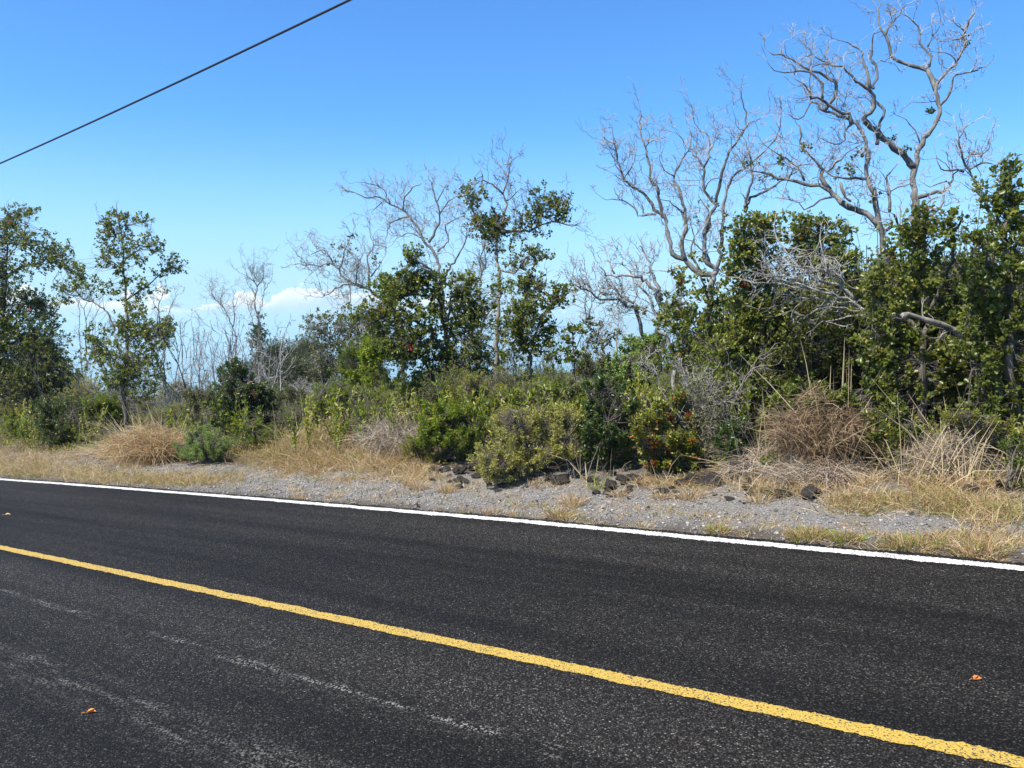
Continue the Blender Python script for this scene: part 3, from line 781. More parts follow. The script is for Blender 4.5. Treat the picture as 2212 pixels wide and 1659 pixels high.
tree('ohia_tree', 'broad dark leafy tree in the middle with arching limbs and black trunk', 'tree', stand(966, 11.6),
     [('c4', [(1060, 1640), (1080, 1350), (1070, 1100), (1075, 930), (1080, 760), (1110, 600), (1130, 500), (1190, 420)], .085, .015),
      ('c4', [(1030, 1120), (960, 1000), (900, 910), (830, 860), (720, 930), (520, 950)], .05, .012), ('c4', [(1060, 910), (1010, 700), (985, 500), (960, 380), (900, 230), (820, 160), (720, 130)], .045, .012),
      ('c4', [(985, 480), (880, 430), (780, 440), (680, 490), (600, 520)], .04, .012), ('c4', [(1075, 980), (1200, 940), (1300, 900)], .03, .01), ('c4', [(1120, 560), (1230, 560), (1330, 500)], .03, .01), ('c4', [(840, 860), (640, 760), (420, 700), (200, 680)], .035, .01),
      ('c4', [(1070, 880), (980, 840), (880, 830)], .03, .01), ('c4', [(1110, 640), (1250, 700), (1340, 740)], .025, .01)],
     [(700, 50, 110, 90, 1.2), (640, 130, 60, 60), (640, 330, 120, 70, 1.2), (790, 320, 110, 70, 1.2), (560, 440, 110, 80, 1.2), (860, 290, 80, 60), (480, 620, 130, 60, 1.1), (330, 700, 150, 80, 1.1), (130, 650, 140, 80, .9), (60, 760, 100, 60, .8), (620, 600, 140, 60, 1.1), (800, 700, 180, 80, 1.1), (700, 850, 200, 80, 1.1),
      (980, 650, 100, 50), (930, 480, 60, 50, .7), (1230, 330, 120, 90, 1.1), (1200, 500, 110, 80), (1370, 440, 100, 80), (1300, 680, 150, 90, 1.1), (1380, 840, 120, 80), (580, 930, 140, 60, 1), (900, 880, 100, 50, .8), (1150, 850, 80, 80, .7), (320, 820, 120, 60), (1000, 380, 80, 60, .8), (1330, 300, 70, 70, .8),
      (1060, 1180, 150, 90), (800, 1240, 170, 110, 1.1), (580, 1190, 120, 70), (1290, 1120, 160, 120), (860, 1440, 220, 120, 1.2), (1240, 1350, 150, 110), (1050, 1050, 130, 70, .8), (700, 1100, 140, 80, .8), (1400, 1000, 110, 90, .8)],
     fr='c4', seed=22, leaf=.06, ros=1.3, dens=120, fill=(800, 1090, 570, 860, 32), fill_m=.8, tw=2, tl=.5, tlev=1, hue=(.12, .9), red=.001)
tree('ohia_tree', 'tall tree with a horizontal leafy limb to the right and bare crooked top', 'tree', stand(1075, 12.8),
     [('r3', [(1230, 1500), (1225, 1300), (1230, 1100), (1240, 950), (1240, 850), (1225, 700), (1230, 600), (1270, 500), (1275, 440), (1260, 380), (1290, 290), (1300, 220), (1330, 180)], .085, .012),
      ('r3', [(1230, 590), (1300, 585), (1400, 590), (1450, 560), (1540, 535), (1610, 555), (1680, 550)], .045, .01), ('r3', [(1260, 380), (1200, 330), (1160, 300), (1140, 250)], .03, .008), ('r3', [(1270, 420), (1320, 390), (1360, 350)], .022, .007),
      ('r3', [(1220, 560), (1130, 510), (1090, 460), (1100, 400)], .04, .01), ('r3', [(1470, 550), (1470, 480), (1460, 400)], .025, .008), ('r3', [(1550, 535), (1560, 470), (1600, 400)], .022, .007), ('r3', [(1240, 800), (1330, 820), (1360, 760), (1440, 710)], .03, .009), ('r3', [(1290, 290), (1240, 220), (1200, 190)], .02, .007), ('r3', [(1380, 590), (1360, 530), (1370, 480)], .02, .007)],
     [(1090, 380, 60, 45), (1110, 420, 40, 30), (1150, 540, 70, 50, 1.1), (1210, 570, 80, 50, 1.1), (1180, 600, 60, 30), (1270, 620, 70, 30, .9), (1400, 500, 60, 40, .9), (1480, 430, 70, 45), (1570, 440, 60, 60), (1580, 500, 40, 30), (1460, 370, 30, 30, .7), (1440, 480, 50, 40, .8), (1390, 540, 60, 30, .7), (1470, 600, 40, 20, .8), (1400, 740, 70, 30), (1480, 720, 55, 25), (1420, 690, 50, 25), (1250, 700, 60, 30, .6), (1310, 790, 50, 30, .7), (1220, 530, 50, 40)],
     fr='r3', seed=23, bark=M_GBARK, tw=6, tl=.5, tlev=2, tr=.007, leaf=.055, ros=1.3, dens=150, airy=1.45, hue=(.05, .8), yellow=.05)
tree('ohia_tree', 'slender open tree with scattered leaf tufts in front of the blue gap', 'tree', stand(1145, 12.2),
     [('r3', [(1410, 1400), (1410, 1280), (1380, 1180), (1370, 1080), (1390, 960), (1380, 860)], .06, .012), ('r3', [(1410, 1270), (1450, 1130), (1500, 1040), (1560, 980), (1620, 930)], .035, .009), ('r3', [(1385, 960), (1440, 900), (1420, 820)], .025, .008), ('r3', [(1375, 1080), (1300, 1090), (1250, 1120)], .025, .008), ('r3', [(1400, 1250), (1350, 1150), (1320, 1100)], .025, .008), ('r3', [(1430, 1200), (1480, 1120), (1530, 1110), (1520, 1180), (1490, 1290)], .016, .008)],
     [(1400, 840, 60, 30, .8), (1360, 880, 50, 40, .8), (1430, 900, 60, 40, .8), (1570, 920, 60, 50, .9), (1620, 900, 35, 30), (1530, 960, 60, 40, .8), (1400, 980, 70, 45, .8), (1340, 1000, 50, 40, .7), (1380, 1050, 60, 40, .8), (1470, 1040, 60, 40, .6), (1310, 1080, 50, 40, .8), (1330, 1160, 50, 50, .9), (1480, 1130, 35, 30, .9), (1390, 1180, 50, 50, .5)],
     fr='r3', seed=24, tw=4, tl=.5, tlev=2, leaf=.06, ros=1.3, dens=140, hue=(.1, .85), yellow=.05, fill=(1085, 1200, 610, 790, 10), fill_m=.6)
tree('ohia_tree', 'grey-leaved low spreading tree under the arching dead limb', 'tree', stand(735, 14.5),
     [('p', [(735, 860), (738, 790), (730, 740), (745, 700)], .06, .012), ('p', [(733, 760), (700, 720), (670, 705)], .03, .008), ('p', [(738, 740), (780, 700), (820, 690)], .03, .008), ('p', [(735, 780), (690, 760)], .02, .008)],
     [(690, 700, 34, 20), (735, 700, 36, 24), (780, 695, 36, 24), (820, 700, 30, 24), (700, 740, 34, 24, .8), (760, 740, 44, 26), (810, 745, 36, 26, .8), (740, 785, 50, 26, .8), (680, 785, 30, 22, .6)], mat=M_GREY, bark=M_DEAD, seed=26, tw=6, tl=.5, tlev=2, leaf=.055, dens=110, hue=(.0, .7))
tree('bare_tree', 'grey leafless stems standing right behind the broad dark tree', 'tree', stand(1030, 15),
     [('p', [(1040, 860), (1035, 760), (1045, 680), (1030, 620), (1050, 570), (1040, 520)], .06, .01), ('p', [(1037, 770), (1010, 700), (1000, 640), (1010, 590)], .035, .008), ('p', [(1045, 690), (1075, 640), (1085, 590)], .03, .008), ('p', [(1012, 700), (985, 660), (975, 610)], .025, .007), ('p', [(1120, 850), (1110, 760), (1120, 690), (1105, 630)], .035, .008)],
     [(1030, 690, 40, 34, .5), (1060, 740, 44, 34, .6), (1020, 760, 40, 30, .6), (1080, 680, 34, 30, .5), (1090, 780, 40, 30, .7)], mat=M_GREY, bark=M_DEAD, seed=27, tw=7, tl=.5, tlev=2, dens=110, hue=(.0, .8))
# ---- the gap right of the middle
tree('ohia_sapling', 'young leafy sapling with one red flower, in front of the blue gap', 'tree', stand(1241, 10.9),
     [('z1', [(545, 1659), (540, 1450), (520, 1250), (510, 1100), (560, 950)], .028, .008), ('z1', [(520, 1200), (440, 1100), (400, 1000)], .015, .006), ('z1', [(530, 1320), (620, 1150), (660, 1000)], .015, .006)],
     [(460, 1000, 90, 60, 1), (580, 980, 90, 60, 1), (640, 1000, 60, 40, .8), (440, 1110, 60, 50, .8), (490, 1180, 60, 50, .7), (400, 1260, 50, 50, .9), (500, 1350, 130, 80, .9), (590, 1420, 80, 80, .9), (440, 1450, 90, 80, .9), (570, 1580, 90, 70, .9)],
     fr='z1', seed=30, leaf=.06, dens=120, red=.008, hue=(.2, .9))
tree('ohia_sapling', 'thin sapling with leaf tufts and a red bud, left of the flowering sapling', 'tree', stand(1191, 11.4),
     [('z1', [(230, 1659), (225, 1450), (215, 1280), (200, 1180)], .02, .006)], [(215, 1200, 60, 50, 1), (150, 1390, 70, 60, .9), (240, 1330, 50, 40, .9), (170, 1500, 90, 60, 1), (290, 1470, 60, 60, .8)], fr='z1', seed=31, leaf=.055, dens=120, red=.01)
tree('half_dead_tree', 'grey half-dead bushy tree with brownish leaves in the blue gap', 'tree', stand(1303, 14),
     [('z1', [(975, 1500), (965, 1350), (960, 1180), (880, 1060), (790, 970), (720, 900), (660, 860)], .05, .01), ('z1', [(960, 1180), (1080, 1120), (1190, 1040), (1220, 1020)], .03, .008), ('z1', [(900, 1080), (930, 980), (960, 890)], .025, .007), ('z1', [(720, 900), (700, 720), (715, 560), (720, 450)], .022, .007), ('z1', [(760, 830), (775, 680), (800, 590), (850, 500)], .018, .006)],
     [(700, 850, 90, 50, .7), (800, 880, 80, 60, .7), (900, 930, 90, 60, .7), (960, 890, 50, 40, .7), (760, 980, 100, 60, .7), (880, 1080, 120, 60, .7), (1030, 1080, 100, 60, .6), (1180, 1040, 60, 40, .6), (800, 1150, 120, 60, .7), (990, 1190, 120, 60, .7), (850, 1280, 120, 80, .7)],
     fr='z1', mat=M_GREY, bark=M_DEAD, seed=32, tw=8, tl=.5, tlev=2, leaf=.05, dens=120, hue=(.2, 1.0))
tree('bare_sapling', 'single thin bare stem rising in the middle of the blue gap', 'tree', stand(1337, 17),
     [('z1', [(1165, 1500), (1160, 1300), (1190, 1050), (1195, 880), (1215, 750), (1205, 640)], .04, .008), ('z1', [(1190, 930), (1130, 870), (1110, 830)], .012, .005), ('z1', [(1210, 760), (1280, 720)], .012, .005)], seed=33, bark=M_GBARK, tw=3, tl=.35, tlev=1)
tree('dead_tree', 'dark crooked dead tree arching left across the gap with twiggy branches', 'tree', stand(1418, 12),
     [('z1', [(1800, 1400), (1660, 1180), (1545, 1080), (1500, 930), (1465, 740), (1430, 650), (1320, 640), (1260, 580), (1130, 550), (930, 530), (790, 450), (650, 380), (510, 320)], .07, .012),
      ('z1', [(1425, 600), (1380, 570), (1290, 510), (1190, 450), (1150, 380), (1050, 300), (970, 220)], .035, .009), ('z1', [(1420, 590), (1440, 530), (1480, 450), (1475, 380)], .02, .007), ('z1', [(1120, 460), (1000, 460), (930, 430), (920, 350)], .02, .006), ('z1', [(800, 450), (760, 340), (720, 230), (660, 160)], .022, .007), ('z1', [(640, 370), (580, 280), (590, 200)], .016, .006), ('z1', [(900, 520), (920, 470), (1010, 450), (1090, 470)], .018, .006), ('z1', [(1440, 660), (1470, 770)], .03, .02)],
     bark=M_DEAD, seed=34, tw=13, tl=.42, tlev=2, tr=.007)
tree('dead_tree', 'bone-white leaning dead trunk with a crook near its foot, beside the gap', 'tree', stand(1447, 11),
     [('z1', [(2010, 1400), (1980, 1300), (1930, 1120), (1860, 1030), (1750, 1010), (1790, 930), (1770, 800), (1740, 720), (1680, 600), (1600, 480), (1500, 340), (1380, 190), (1350, 100), (1250, 50), (1240, -20)], .055, .01),
      ('z1', [(1830, 650), (1760, 520), (1720, 430), (1620, 300), (1560, 240), (1470, 200), (1350, 210), (1150, 180), (1040, 190), (980, 140), (900, 0)], .045, .01),
      ('z1', [(1830, 560), (1760, 380), (1700, 200), (1650, 60), (1610, -60), (1560, -180), (1500, -260)], .04, .008), ('z1', [(1140, 170), (1080, 70), (1060, 0)], .02, .006), ('z1', [(1660, 150), (1570, 140), (1500, 110)], .014, .005)],
     bark=M_PALE, seed=35, tw=5, tl=.5, tlev=2, tr=.007)
# ---- big dead trees on the right
tree('dead_tree', 'many-stemmed grey dead tree fanning up right of the gap, all bare', 'tree', stand(1545, 14.5),
     [('r5', [(760, 1500), (740, 1300), (760, 1110), (700, 1105), (600, 1020), (540, 985), (520, 900), (490, 790), (440, 740), (390, 660), (270, 580), (235, 470), (215, 380), (160, 350)], .12, .010),
      ('r5', [(490, 790), (460, 650), (420, 570), (415, 500), (390, 400), (365, 310), (365, 200)], .05, .009), ('r5', [(610, 1020), (585, 940), (610, 850), (610, 770), (580, 640), (550, 560), (590, 480), (640, 400), (640, 300)], .06, .009),
      ('r5', [(760, 1110), (790, 1080), (720, 1010), (720, 880), (740, 780), (780, 720), (715, 640), (710, 510), (640, 420), (570, 330)], .065, .009), ('r5', [(780, 720), (790, 640), (830, 480), (870, 400), (920, 340), (940, 210), (900, 60)], .045, .008),
      ('r5', [(770, 1100), (800, 1020), (815, 850), (830, 680), (870, 560), (930, 520), (1000, 460), (1110, 350), (1140, 230)], .055, .009), ('r5', [(450, 770), (350, 770), (330, 730), (260, 695), (180, 690)], .03, .008), ('r5', [(710, 510), (740, 450), (735, 350), (660, 270), (650, 190)], .03, .007),
      ('r5', [(920, 340), (960, 270), (1030, 240)], .02, .006), ('r5', [(690, 1080), (640, 980), (660, 900), (650, 840)], .035, .01), ('r5', [(745, 1040), (700, 960), (610, 910)], .03, .008), ('r5', [(720, 880), (750, 830), (740, 760), (680, 680)], .03, .008), ('r5', [(610, 770), (520, 700), (470, 690)], .025, .007), ('r5', [(270, 580), (330, 470), (340, 400)], .018, .006), ('r5', [(390, 400), (440, 300)], .015, .005), ('r5', [(550, 560), (480, 500), (470, 440)], .02, .006),
      ('r5', [(940, 760), (960, 650), (980, 560), (960, 430), (940, 340)], .04, .008), ('r5', [(935, 730), (970, 680), (1060, 640), (1180, 560), (1250, 520)], .04, .009), ('r5', [(715, 640), (760, 580), (830, 560)], .02, .006)],
     [(720, 700, 60, 35, .25), (650, 800, 30, 40, .3)], fr='r5', bark=M_DEAD, mat=M_DARK, seed=40, tw=6.5, tl=.62, tlev=2, tr=.009, dens=120, spread=.35)
tree('dead_tree', 'tallest tree, a great bare grey tree reaching to the top right corner', 'tree', stand(1965, 14.5),
     [('r6', [(1075, 1700), (1060, 1400), (1050, 1120), (1050, 930), (1080, 800), (1150, 700), (1190, 640), (1180, 560), (1165, 500), (1190, 440), (1270, 360), (1310, 260), (1330, 160), (1375, 75)], .125, .018),
      ('r6', [(1165, 500), (1130, 400), (1080, 370), (960, 340), (920, 300), (890, 190), (850, 130), (850, 0)], .055, .010), ('r6', [(890, 190), (930, 120), (1000, 30)], .03, .008), ('r6', [(1130, 370), (1135, 310), (1080, 240), (1080, 170), (1020, 100), (980, 85)], .03, .007),
      ('r6', [(1190, 580), (1250, 510), (1260, 430), (1330, 405), (1450, 370)], .032, .007), ('r6', [(1050, 930), (990, 860), (900, 780), (840, 720), (770, 660), (800, 620), (825, 550), (800, 500), (720, 450), (680, 390), (600, 360), (480, 300)], .08, .009),
      ('r6', [(840, 800), (845, 710), (880, 610), (830, 560)], .04, .025), ('r6', [(800, 490), (790, 420), (760, 330), (740, 270), (650, 220)], .038, .008), ('r6', [(820, 490), (845, 400), (815, 320), (815, 220), (870, 170)], .032, .008), ('r6', [(845, 350), (915, 315)], .014, .01),
      ('r6', [(1280, 350), (1240, 300), (1180, 300)], .015, .006), ('r6', [(1320, 200), (1260, 220)], .02, .007), ('r6', [(1070, 1090), (1130, 1070), (1200, 1060), (1250, 1020), (1220, 1000), (1150, 1040)], .05, .012), ('r6', [(1080, 800), (1060, 740), (1030, 690), (960, 640)], .022, .006),
      ('r6', [(1120, 260), (1150, 200), (1200, 140)], .018, .006), ('r6', [(1165, 560), (1120, 570), (1060, 560)], .015, .005), ('r6', [(1330, 180), (1290, 130), (1260, 120)], .016, .006), ('r6', [(1360, 400), (1400, 320)], .012, .005)],
     [(1340, 215, 30, 24, .4), (1125, 615, 30, 22, .4), (1000, 830, 30, 20, .4), (920, 760, 24, 20, .5)], fr='r6', bark=M_DEAD, mat=M_DARK, seed=41, tw=4.0, tl=.42, tlev=2, tr=.009, dens=90, leaf=.05, spread=.3)
tree('dead_tree', 'grey dead tree leaning left in front of the tallest one, long bare left limbs', 'tree', stand(1905, 13.2),
     [('r6', [(890, 1700), (880, 1390), (860, 1260), (830, 1100), (790, 1000), (785, 880), (780, 780), (750, 720), (700, 660), (600, 630), (530, 600), (480, 560)], .10, .02),
      ('r6', [(700, 690), (690, 630), (620, 610), (560, 550), (480, 550), (450, 480), (400, 440)], .04, .009), ('r6', [(550, 610), (600, 540), (615, 480), (570, 430), (490, 390), (400, 360), (340, 315), (240, 295)], .042, .009), ('r6', [(540, 545), (535, 470), (470, 400), (380, 390), (300, 400), (250, 380)], .028, .007),
      ('r6', [(855, 1250), (780, 1180), (680, 1140), (590, 1070), (560, 1040), (440, 1010), (320, 990), (220, 960), (120, 930)], .075, .009), ('r6', [(580, 1050), (530, 990), (550, 940), (500, 880), (450, 830)], .05, .012), ('r6', [(790, 985), (700, 985), (620, 980), (560, 960)], .035, .008), ('r6', [(480, 560), (430, 640), (380, 650), (330, 630)], .02, .007),
      ('r6', [(410, 690), (415, 790), (440, 830)], .02, .015), ('r6', [(640, 1010), (660, 1090), (700, 1110)], .03, .02), ('r6', [(590, 1090), (520, 1110), (440, 1150), (370, 1100), (280, 1090)], .025, .007), ('r6', [(910, 1170), (905, 1060), (895, 1000), (905, 950), (960, 910)], .035, .007), ('r6', [(910, 1060), (960, 1040), (1040, 1010)], .02, .006), ('r6', [(880, 1280), (950, 1240), (930, 1180)], .04, .015),
      ('r6', [(700, 690), (660, 720), (660, 780), (600, 800), (540, 770)], .022, .006), ('r6', [(560, 950), (640, 880), (700, 830), (760, 800)], .025, .007), ('r6', [(480, 300), (420, 330)], .012, .006), ('r6', [(440, 1000), (400, 930), (340, 880), (200, 780)], .022, .006), ('r6', [(350, 990), (400, 920), (470, 900)], .02, .006), ('r6', [(600, 370), (540, 350), (480, 370)], .014, .005)],
     [(460, 820, 50, 30, .5), (310, 900, 25, 30, .5), (640, 950, 60, 25, .5), (680, 920, 25, 20, .6), (140, 900, 40, 25, .4), (820, 1060, 28, 40, .8), (750, 860, 30, 50, .3), (230, 960, 60, 30, .3)], fr='r6', bark=M_DEAD, mat=M_OHIA, seed=42, tw=6.5, tl=.5, tlev=2, tr=.008, dens=110, leaf=.05, spread=.35)
tree('dead_tree', 'small crooked dead tree near the right edge with curled bare branches', 'tree', stand(2135, 12.5),
     [('r6', [(1480, 1400), (1450, 1150), (1380, 1020), (1350, 940), (1320, 870), (1290, 800), (1310, 730), (1340, 690)], .05, .01), ('r6', [(1345, 940), (1420, 900), (1480, 910)], .02, .006), ('r6', [(1330, 880), (1360, 855), (1430, 850), (1460, 800), (1460, 770)], .016, .005), ('r6', [(1320, 950), (1240, 950), (1200, 930), (1160, 880)], .02, .006), ('r6', [(1250, 1010), (1260, 960), (1330, 930)], .02, .006), ('r6', [(1200, 1060), (1210, 1110), (1170, 1170), (1130, 1190), (1120, 1130), (1170, 1080)], .02, .008)],
     bark=M_DEAD, seed=43, tw=6, tl=.4, tlev=2, tr=.007)
# ---- the dense leafy screen on the right
tree('ohia_tree', 'bushy olive-leaved tree at the left end of the dense right screen', 'tree', stand(1640, 10.4),
     [('q1', [(930, 2450), (950, 1659), (960, 1200), (900, 800), (930, 500), (900, 250), (950, 50), (960, -80)], .085, .015), ('q1', [(960, 1150), (1020, 1000), (1060, 900)], .03, .01), ('q1', [(910, 760), (760, 620), (640, 560)], .03, .01), ('q1', [(940, 1250), (760, 1250), (600, 1420), (480, 1430)], .03, .01), ('q1', [(930, 560), (1040, 400), (1090, 250)], .03, .01), ('q1', [(915, 400), (780, 250), (700, 120)], .03, .01), ('q1', [(950, 980), (800, 900), (680, 860)], .03, .01)],
     [(800, -80, 160, 60, 1.2), (1000, -100, 170, 60, 1.2), (720, 30, 130, 80, 1.2), (920, 40, 150, 90, 1.2), (1060, 20, 100, 90), (680, 170, 110, 90, 1.1), (850, 200, 140, 90, 1.2), (1000, 200, 110, 80, .9), (700, 330, 140, 90, 1.1), (880, 360, 150, 80, 1.2), (620, 480, 130, 80, .9), (800, 500, 160, 80, 1.1), (950, 480, 120, 80, .9), (700, 640, 150, 80), (900, 640, 150, 90), (640, 780, 130, 80, .9), (820, 800, 150, 80, 1), (980, 820, 120, 90, .9), (740, 930, 150, 80, .9), (930, 960, 130, 80, .9), (1050, 640, 90, 80, .7), (800, 1090, 140, 80, .8), (680, 1200, 130, 80, .8), (900, 1120, 130, 80, .8), (700, 1380, 150, 80, .8), (1080, 1100, 100, 100, .8)],
     fr='q1', seed=50, airy=1.35, leaf=.052, dens=170, fill=(1560, 1720, 480, 900, 28), nl=10, hue=(.25, .94), yellow=.05, red=.001, bark=M_BARK)
tree('ohia_tree', 'small open leafy tree with pale stems, just right of the gap', 'tree', stand(1500, 10.8),
     [('q1', [(200, 2300), (240, 1659), (200, 1300), (100, 1000), (60, 700), (40, 520)], .05, .012), ('q1', [(230, 1500), (330, 1200), (380, 900), (300, 600), (230, 450)], .045, .01), ('q1', [(110, 1020), (-50, 900), (-120, 800)], .025, .008), ('q1', [(350, 1000), (430, 800), (440, 700)], .02, .008), ('q1', [(200, 1300), (60, 1250), (-40, 1150)], .02, .008)],
     [(30, 480, 90, 60, 1), (100, 560, 90, 60, 1), (60, 640, 100, 70), (230, 380, 60, 50), (-40, 760, 100, 60, .8), (150, 720, 90, 60, .8), (-100, 880, 90, 60, .8), (300, 560, 90, 60, .6), (250, 700, 90, 70, .7), (60, 860, 100, 70, .7), (330, 800, 100, 70, .7), (-60, 1000, 100, 70, .9), (120, 1020, 100, 70, .8), (420, 920, 90, 70, .7), (-100, 1120, 100, 70, .8), (80, 1180, 120, 70, .8), (300, 1060, 100, 80, .7), (440, 1120, 100, 70, .8), (200, 1300, 120, 70, .8), (20, 1380, 130, 80, .9), (400, 1300, 120, 80, .8), (-60, 1520, 120, 80, .8), (250, 1480, 130, 80, .8)],
     fr='q1', seed=51, leaf=.056, dens=120, fill=(1430, 1570, 590, 820, 14), hue=(.2, .9), yellow=.05, red=.002, bark=M_GBARK)
tree('ohia_tree', 'leafy tree behind the grey dead spray, flat-topped, dark below', 'tree', stand(1790, 11.2),
     [('q1', [(1700, 2300), (1720, 1659), (1640, 1300), (1680, 900), (1660, 500), (1620, 200), (1560, 0)], .08, .015), ('q1', [(1640, 1350), (1450, 1200), (1300, 1000), (1250, 800)], .04, .01), ('q1', [(1680, 800), (1850, 600), (1950, 450)], .04, .01), ('q1', [(1660, 600), (1480, 350), (1400, 150)], .035, .01), ('q1', [(1720, 1500), (1900, 1250), (2000, 1100)], .035, .01), ('q1', [(1650, 1100), (1560, 950)], .03, .01)],
     [(1300, -60, 120, 60, 1), (1450, -20, 130, 80, 1.1), (1600, -60, 130, 70, 1.1), (1750, -20, 130, 80, 1.1), (1880, 40, 100, 70), (1350, 120, 120, 90, .9), (1500, 150, 130, 90, 1), (1700, 140, 140, 90, 1.1), (1850, 180, 120, 80), (1330, 300, 130, 90, .8), (1560, 330, 130, 90, .9), (1780, 350, 130, 80, .9), (1950, 330, 100, 70, .8), (1400, 480, 140, 90, .7), (1650, 500, 140, 80, .7), (1300, 680, 140, 80, .8), (1500, 760, 150, 80, .8), (1700, 760, 140, 80, .8), (1250, 850, 130, 80, .9), (1450, 930, 150, 80, .9), (1650, 950, 140, 80, .9), (1850, 880, 130, 80, .8), (1300, 1050, 140, 80, .9), (1550, 1120, 150, 80, .9), (1800, 1080, 140, 90, .9), (1980, 1000, 100, 80, .8), (1350, 1250, 150, 90, 1), (1600, 1300, 150, 80, .8), (1850, 1280, 150, 90, .9)],
     fr='q1', seed=52, airy=1.35, leaf=.052, dens=165, fill=(1690, 1930, 480, 880, 28), hue=(.2, .92), yellow=.05, red=.001)
tree('ohia_tree', 'dense dark-leaved tree with red flowers, right half of the screen', 'tree', stand(1985, 10.3),
     [('q2', [(790, 2560), (800, 1900), (800, 1600), (830, 1300), (860, 900), (800, 600), (820, 300), (800, 50), (830, -200)], .08, .015), ('q2', [(830, 1250), (600, 1050), (400, 950), (250, 700)], .04, .01), ('q2', [(850, 950), (1000, 700), (1120, 400), (1150, 100), (1200, -100)], .04, .01), ('q2', [(800, 1600), (600, 1300), (500, 1150)], .04, .01), ('q2', [(860, 1000), (650, 700), (500, 450), (450, 250)], .035, .01), ('q2', [(810, 1500), (1000, 1250), (1100, 1100)], .035, .01)],
     [(800, -180, 90, 80, 1.1), (760, -60, 120, 100, 1.2), (880, -40, 100, 90, 1.1), (650, 60, 130, 90, 1.1), (800, 120, 130, 100, 1.2), (1000, 20, 90, 90, .9), (1090, -100, 80, 90, 1), (1180, -150, 80, 60, 1), (1100, 120, 100, 100, .9), (600, 200, 120, 80, 1), (850, 270, 140, 80, 1.2), (480, 330, 130, 80, 1), (700, 400, 140, 90, 1.2), (900, 430, 140, 90, 1.2), (350, 500, 140, 90, 1.1), (550, 560, 140, 90, 1.2), (760, 580, 140, 90, 1.2), (980, 600, 120, 80, .9), (200, 650, 130, 80, 1), (400, 700, 150, 90, 1.2), (620, 740, 150, 90, 1.2), (850, 760, 150, 90, 1.1), (1050, 760, 120, 80, .9), (300, 880, 150, 80, 1.1), (520, 900, 150, 90, 1.2), (750, 930, 140, 80, 1), (1000, 920, 130, 80, 1), (1180, 980, 120, 80, 1), (350, 1050, 150, 80, 1), (620, 1080, 140, 80, 1), (1080, 1280, 130, 80, .9), (1200, 1380, 120, 80, .9), (200, 1250, 150, 100, 1), (450, 1280, 150, 100, .9), (700, 1250, 130, 80, .8), (950, 1420, 140, 90, .9), (250, 1480, 160, 100, 1), (500, 1500, 150, 90, .8), (1100, 1550, 150, 90, 1), (300, 1700, 160, 90, 1), (620, 1650, 150, 90, 1), (900, 1700, 150, 90, 1), (1150, 1750, 150, 90, 1), (600, 1400, 150, 90, .9), (850, 1850, 150, 80, .9), (450, 1880, 150, 80, .9), (1100, 1950, 160, 80, .9), (1250, 1600, 120, 90, .9)],
     fr='q2', seed=53, airy=1.3, leaf=.052, dens=165, fill=(1880, 2100, 460, 930, 22), nl=10, hue=(.18, .92), red=.002, yellow=.03)
tree('ohia_tree', 'tall dark leafy tree cut by the right edge of the picture', 'tree', stand(2190, 9.95),
     [('p', [(2190, 1000), (2195, 900), (2180, 780), (2185, 640), (2170, 520), (2185, 420), (2175, 345)], .08, .015), ('p', [(2182, 760), (2130, 700), (2100, 640)], .03, .01), ('p', [(2183, 620), (2130, 560), (2110, 500)], .03, .01), ('p', [(2180, 560), (2225, 480), (2240, 420)], .03, .01), ('p', [(2190, 850), (2130, 830), (2100, 800)], .03, .01), ('p', [(2190, 700), (2250, 620), (2280, 560)], .03, .01)],
     [(2178, 352, 22, 18, 1.1), (2170, 390, 28, 26, 1.2), (2195, 420, 26, 26, 1.1), (2150, 430, 26, 22, 1), (2115, 400, 20, 14, .7), (2170, 470, 32, 28, 1.2), (2120, 500, 28, 24, 1), (2205, 500, 30, 30, 1.2), (2150, 530, 34, 26, 1.2), (2100, 560, 28, 24, .9), (2190, 570, 36, 30, 1.2), (2140, 590, 34, 26, 1.1), (2110, 640, 34, 28, 1.1), (2170, 640, 40, 28, 1.2), (2210, 680, 40, 34, 1.2), (2130, 690, 40, 28, 1.1), (2180, 720, 40, 28, 1.1), (2100, 740, 36, 28, 1), (2150, 770, 40, 26, .9), (2200, 840, 40, 30, 1), (2140, 840, 40, 30, 1), (2180, 890, 44, 30, 1), (2120, 900, 40, 30, 1), (2200, 940, 36, 28, 1), (2150, 950, 40, 26, .9), (2240, 600, 40, 60, 1), (2250, 760, 40, 60, 1), (2250, 900, 40, 50, 1)],
     seed=54, airy=1.3, leaf=.052, dens=160, fill=(2080, 2240, 420, 960, 22), nl=10, hue=(.12, .88), red=.002)
tree('leaning_dead_tree', 'thick grey broken trunk leaning up to the left at the right edge', 'dead trunk', stand(2290, 10.12),
     [('p', [(2300, 845), (2212, 792), (2160, 760), (2110, 735), (2050, 708), (1985, 687), (1955, 680)], .068, .036), ('p', [(2150, 755), (2135, 735), (2128, 715)], .03, .015), ('p', [(2070, 712), (2045, 715), (2030, 728)], .025, .012)], bark=M_GBARK, seed=55, spread=.1, knob=.2, tw=2, tl=.4, tlev=1)
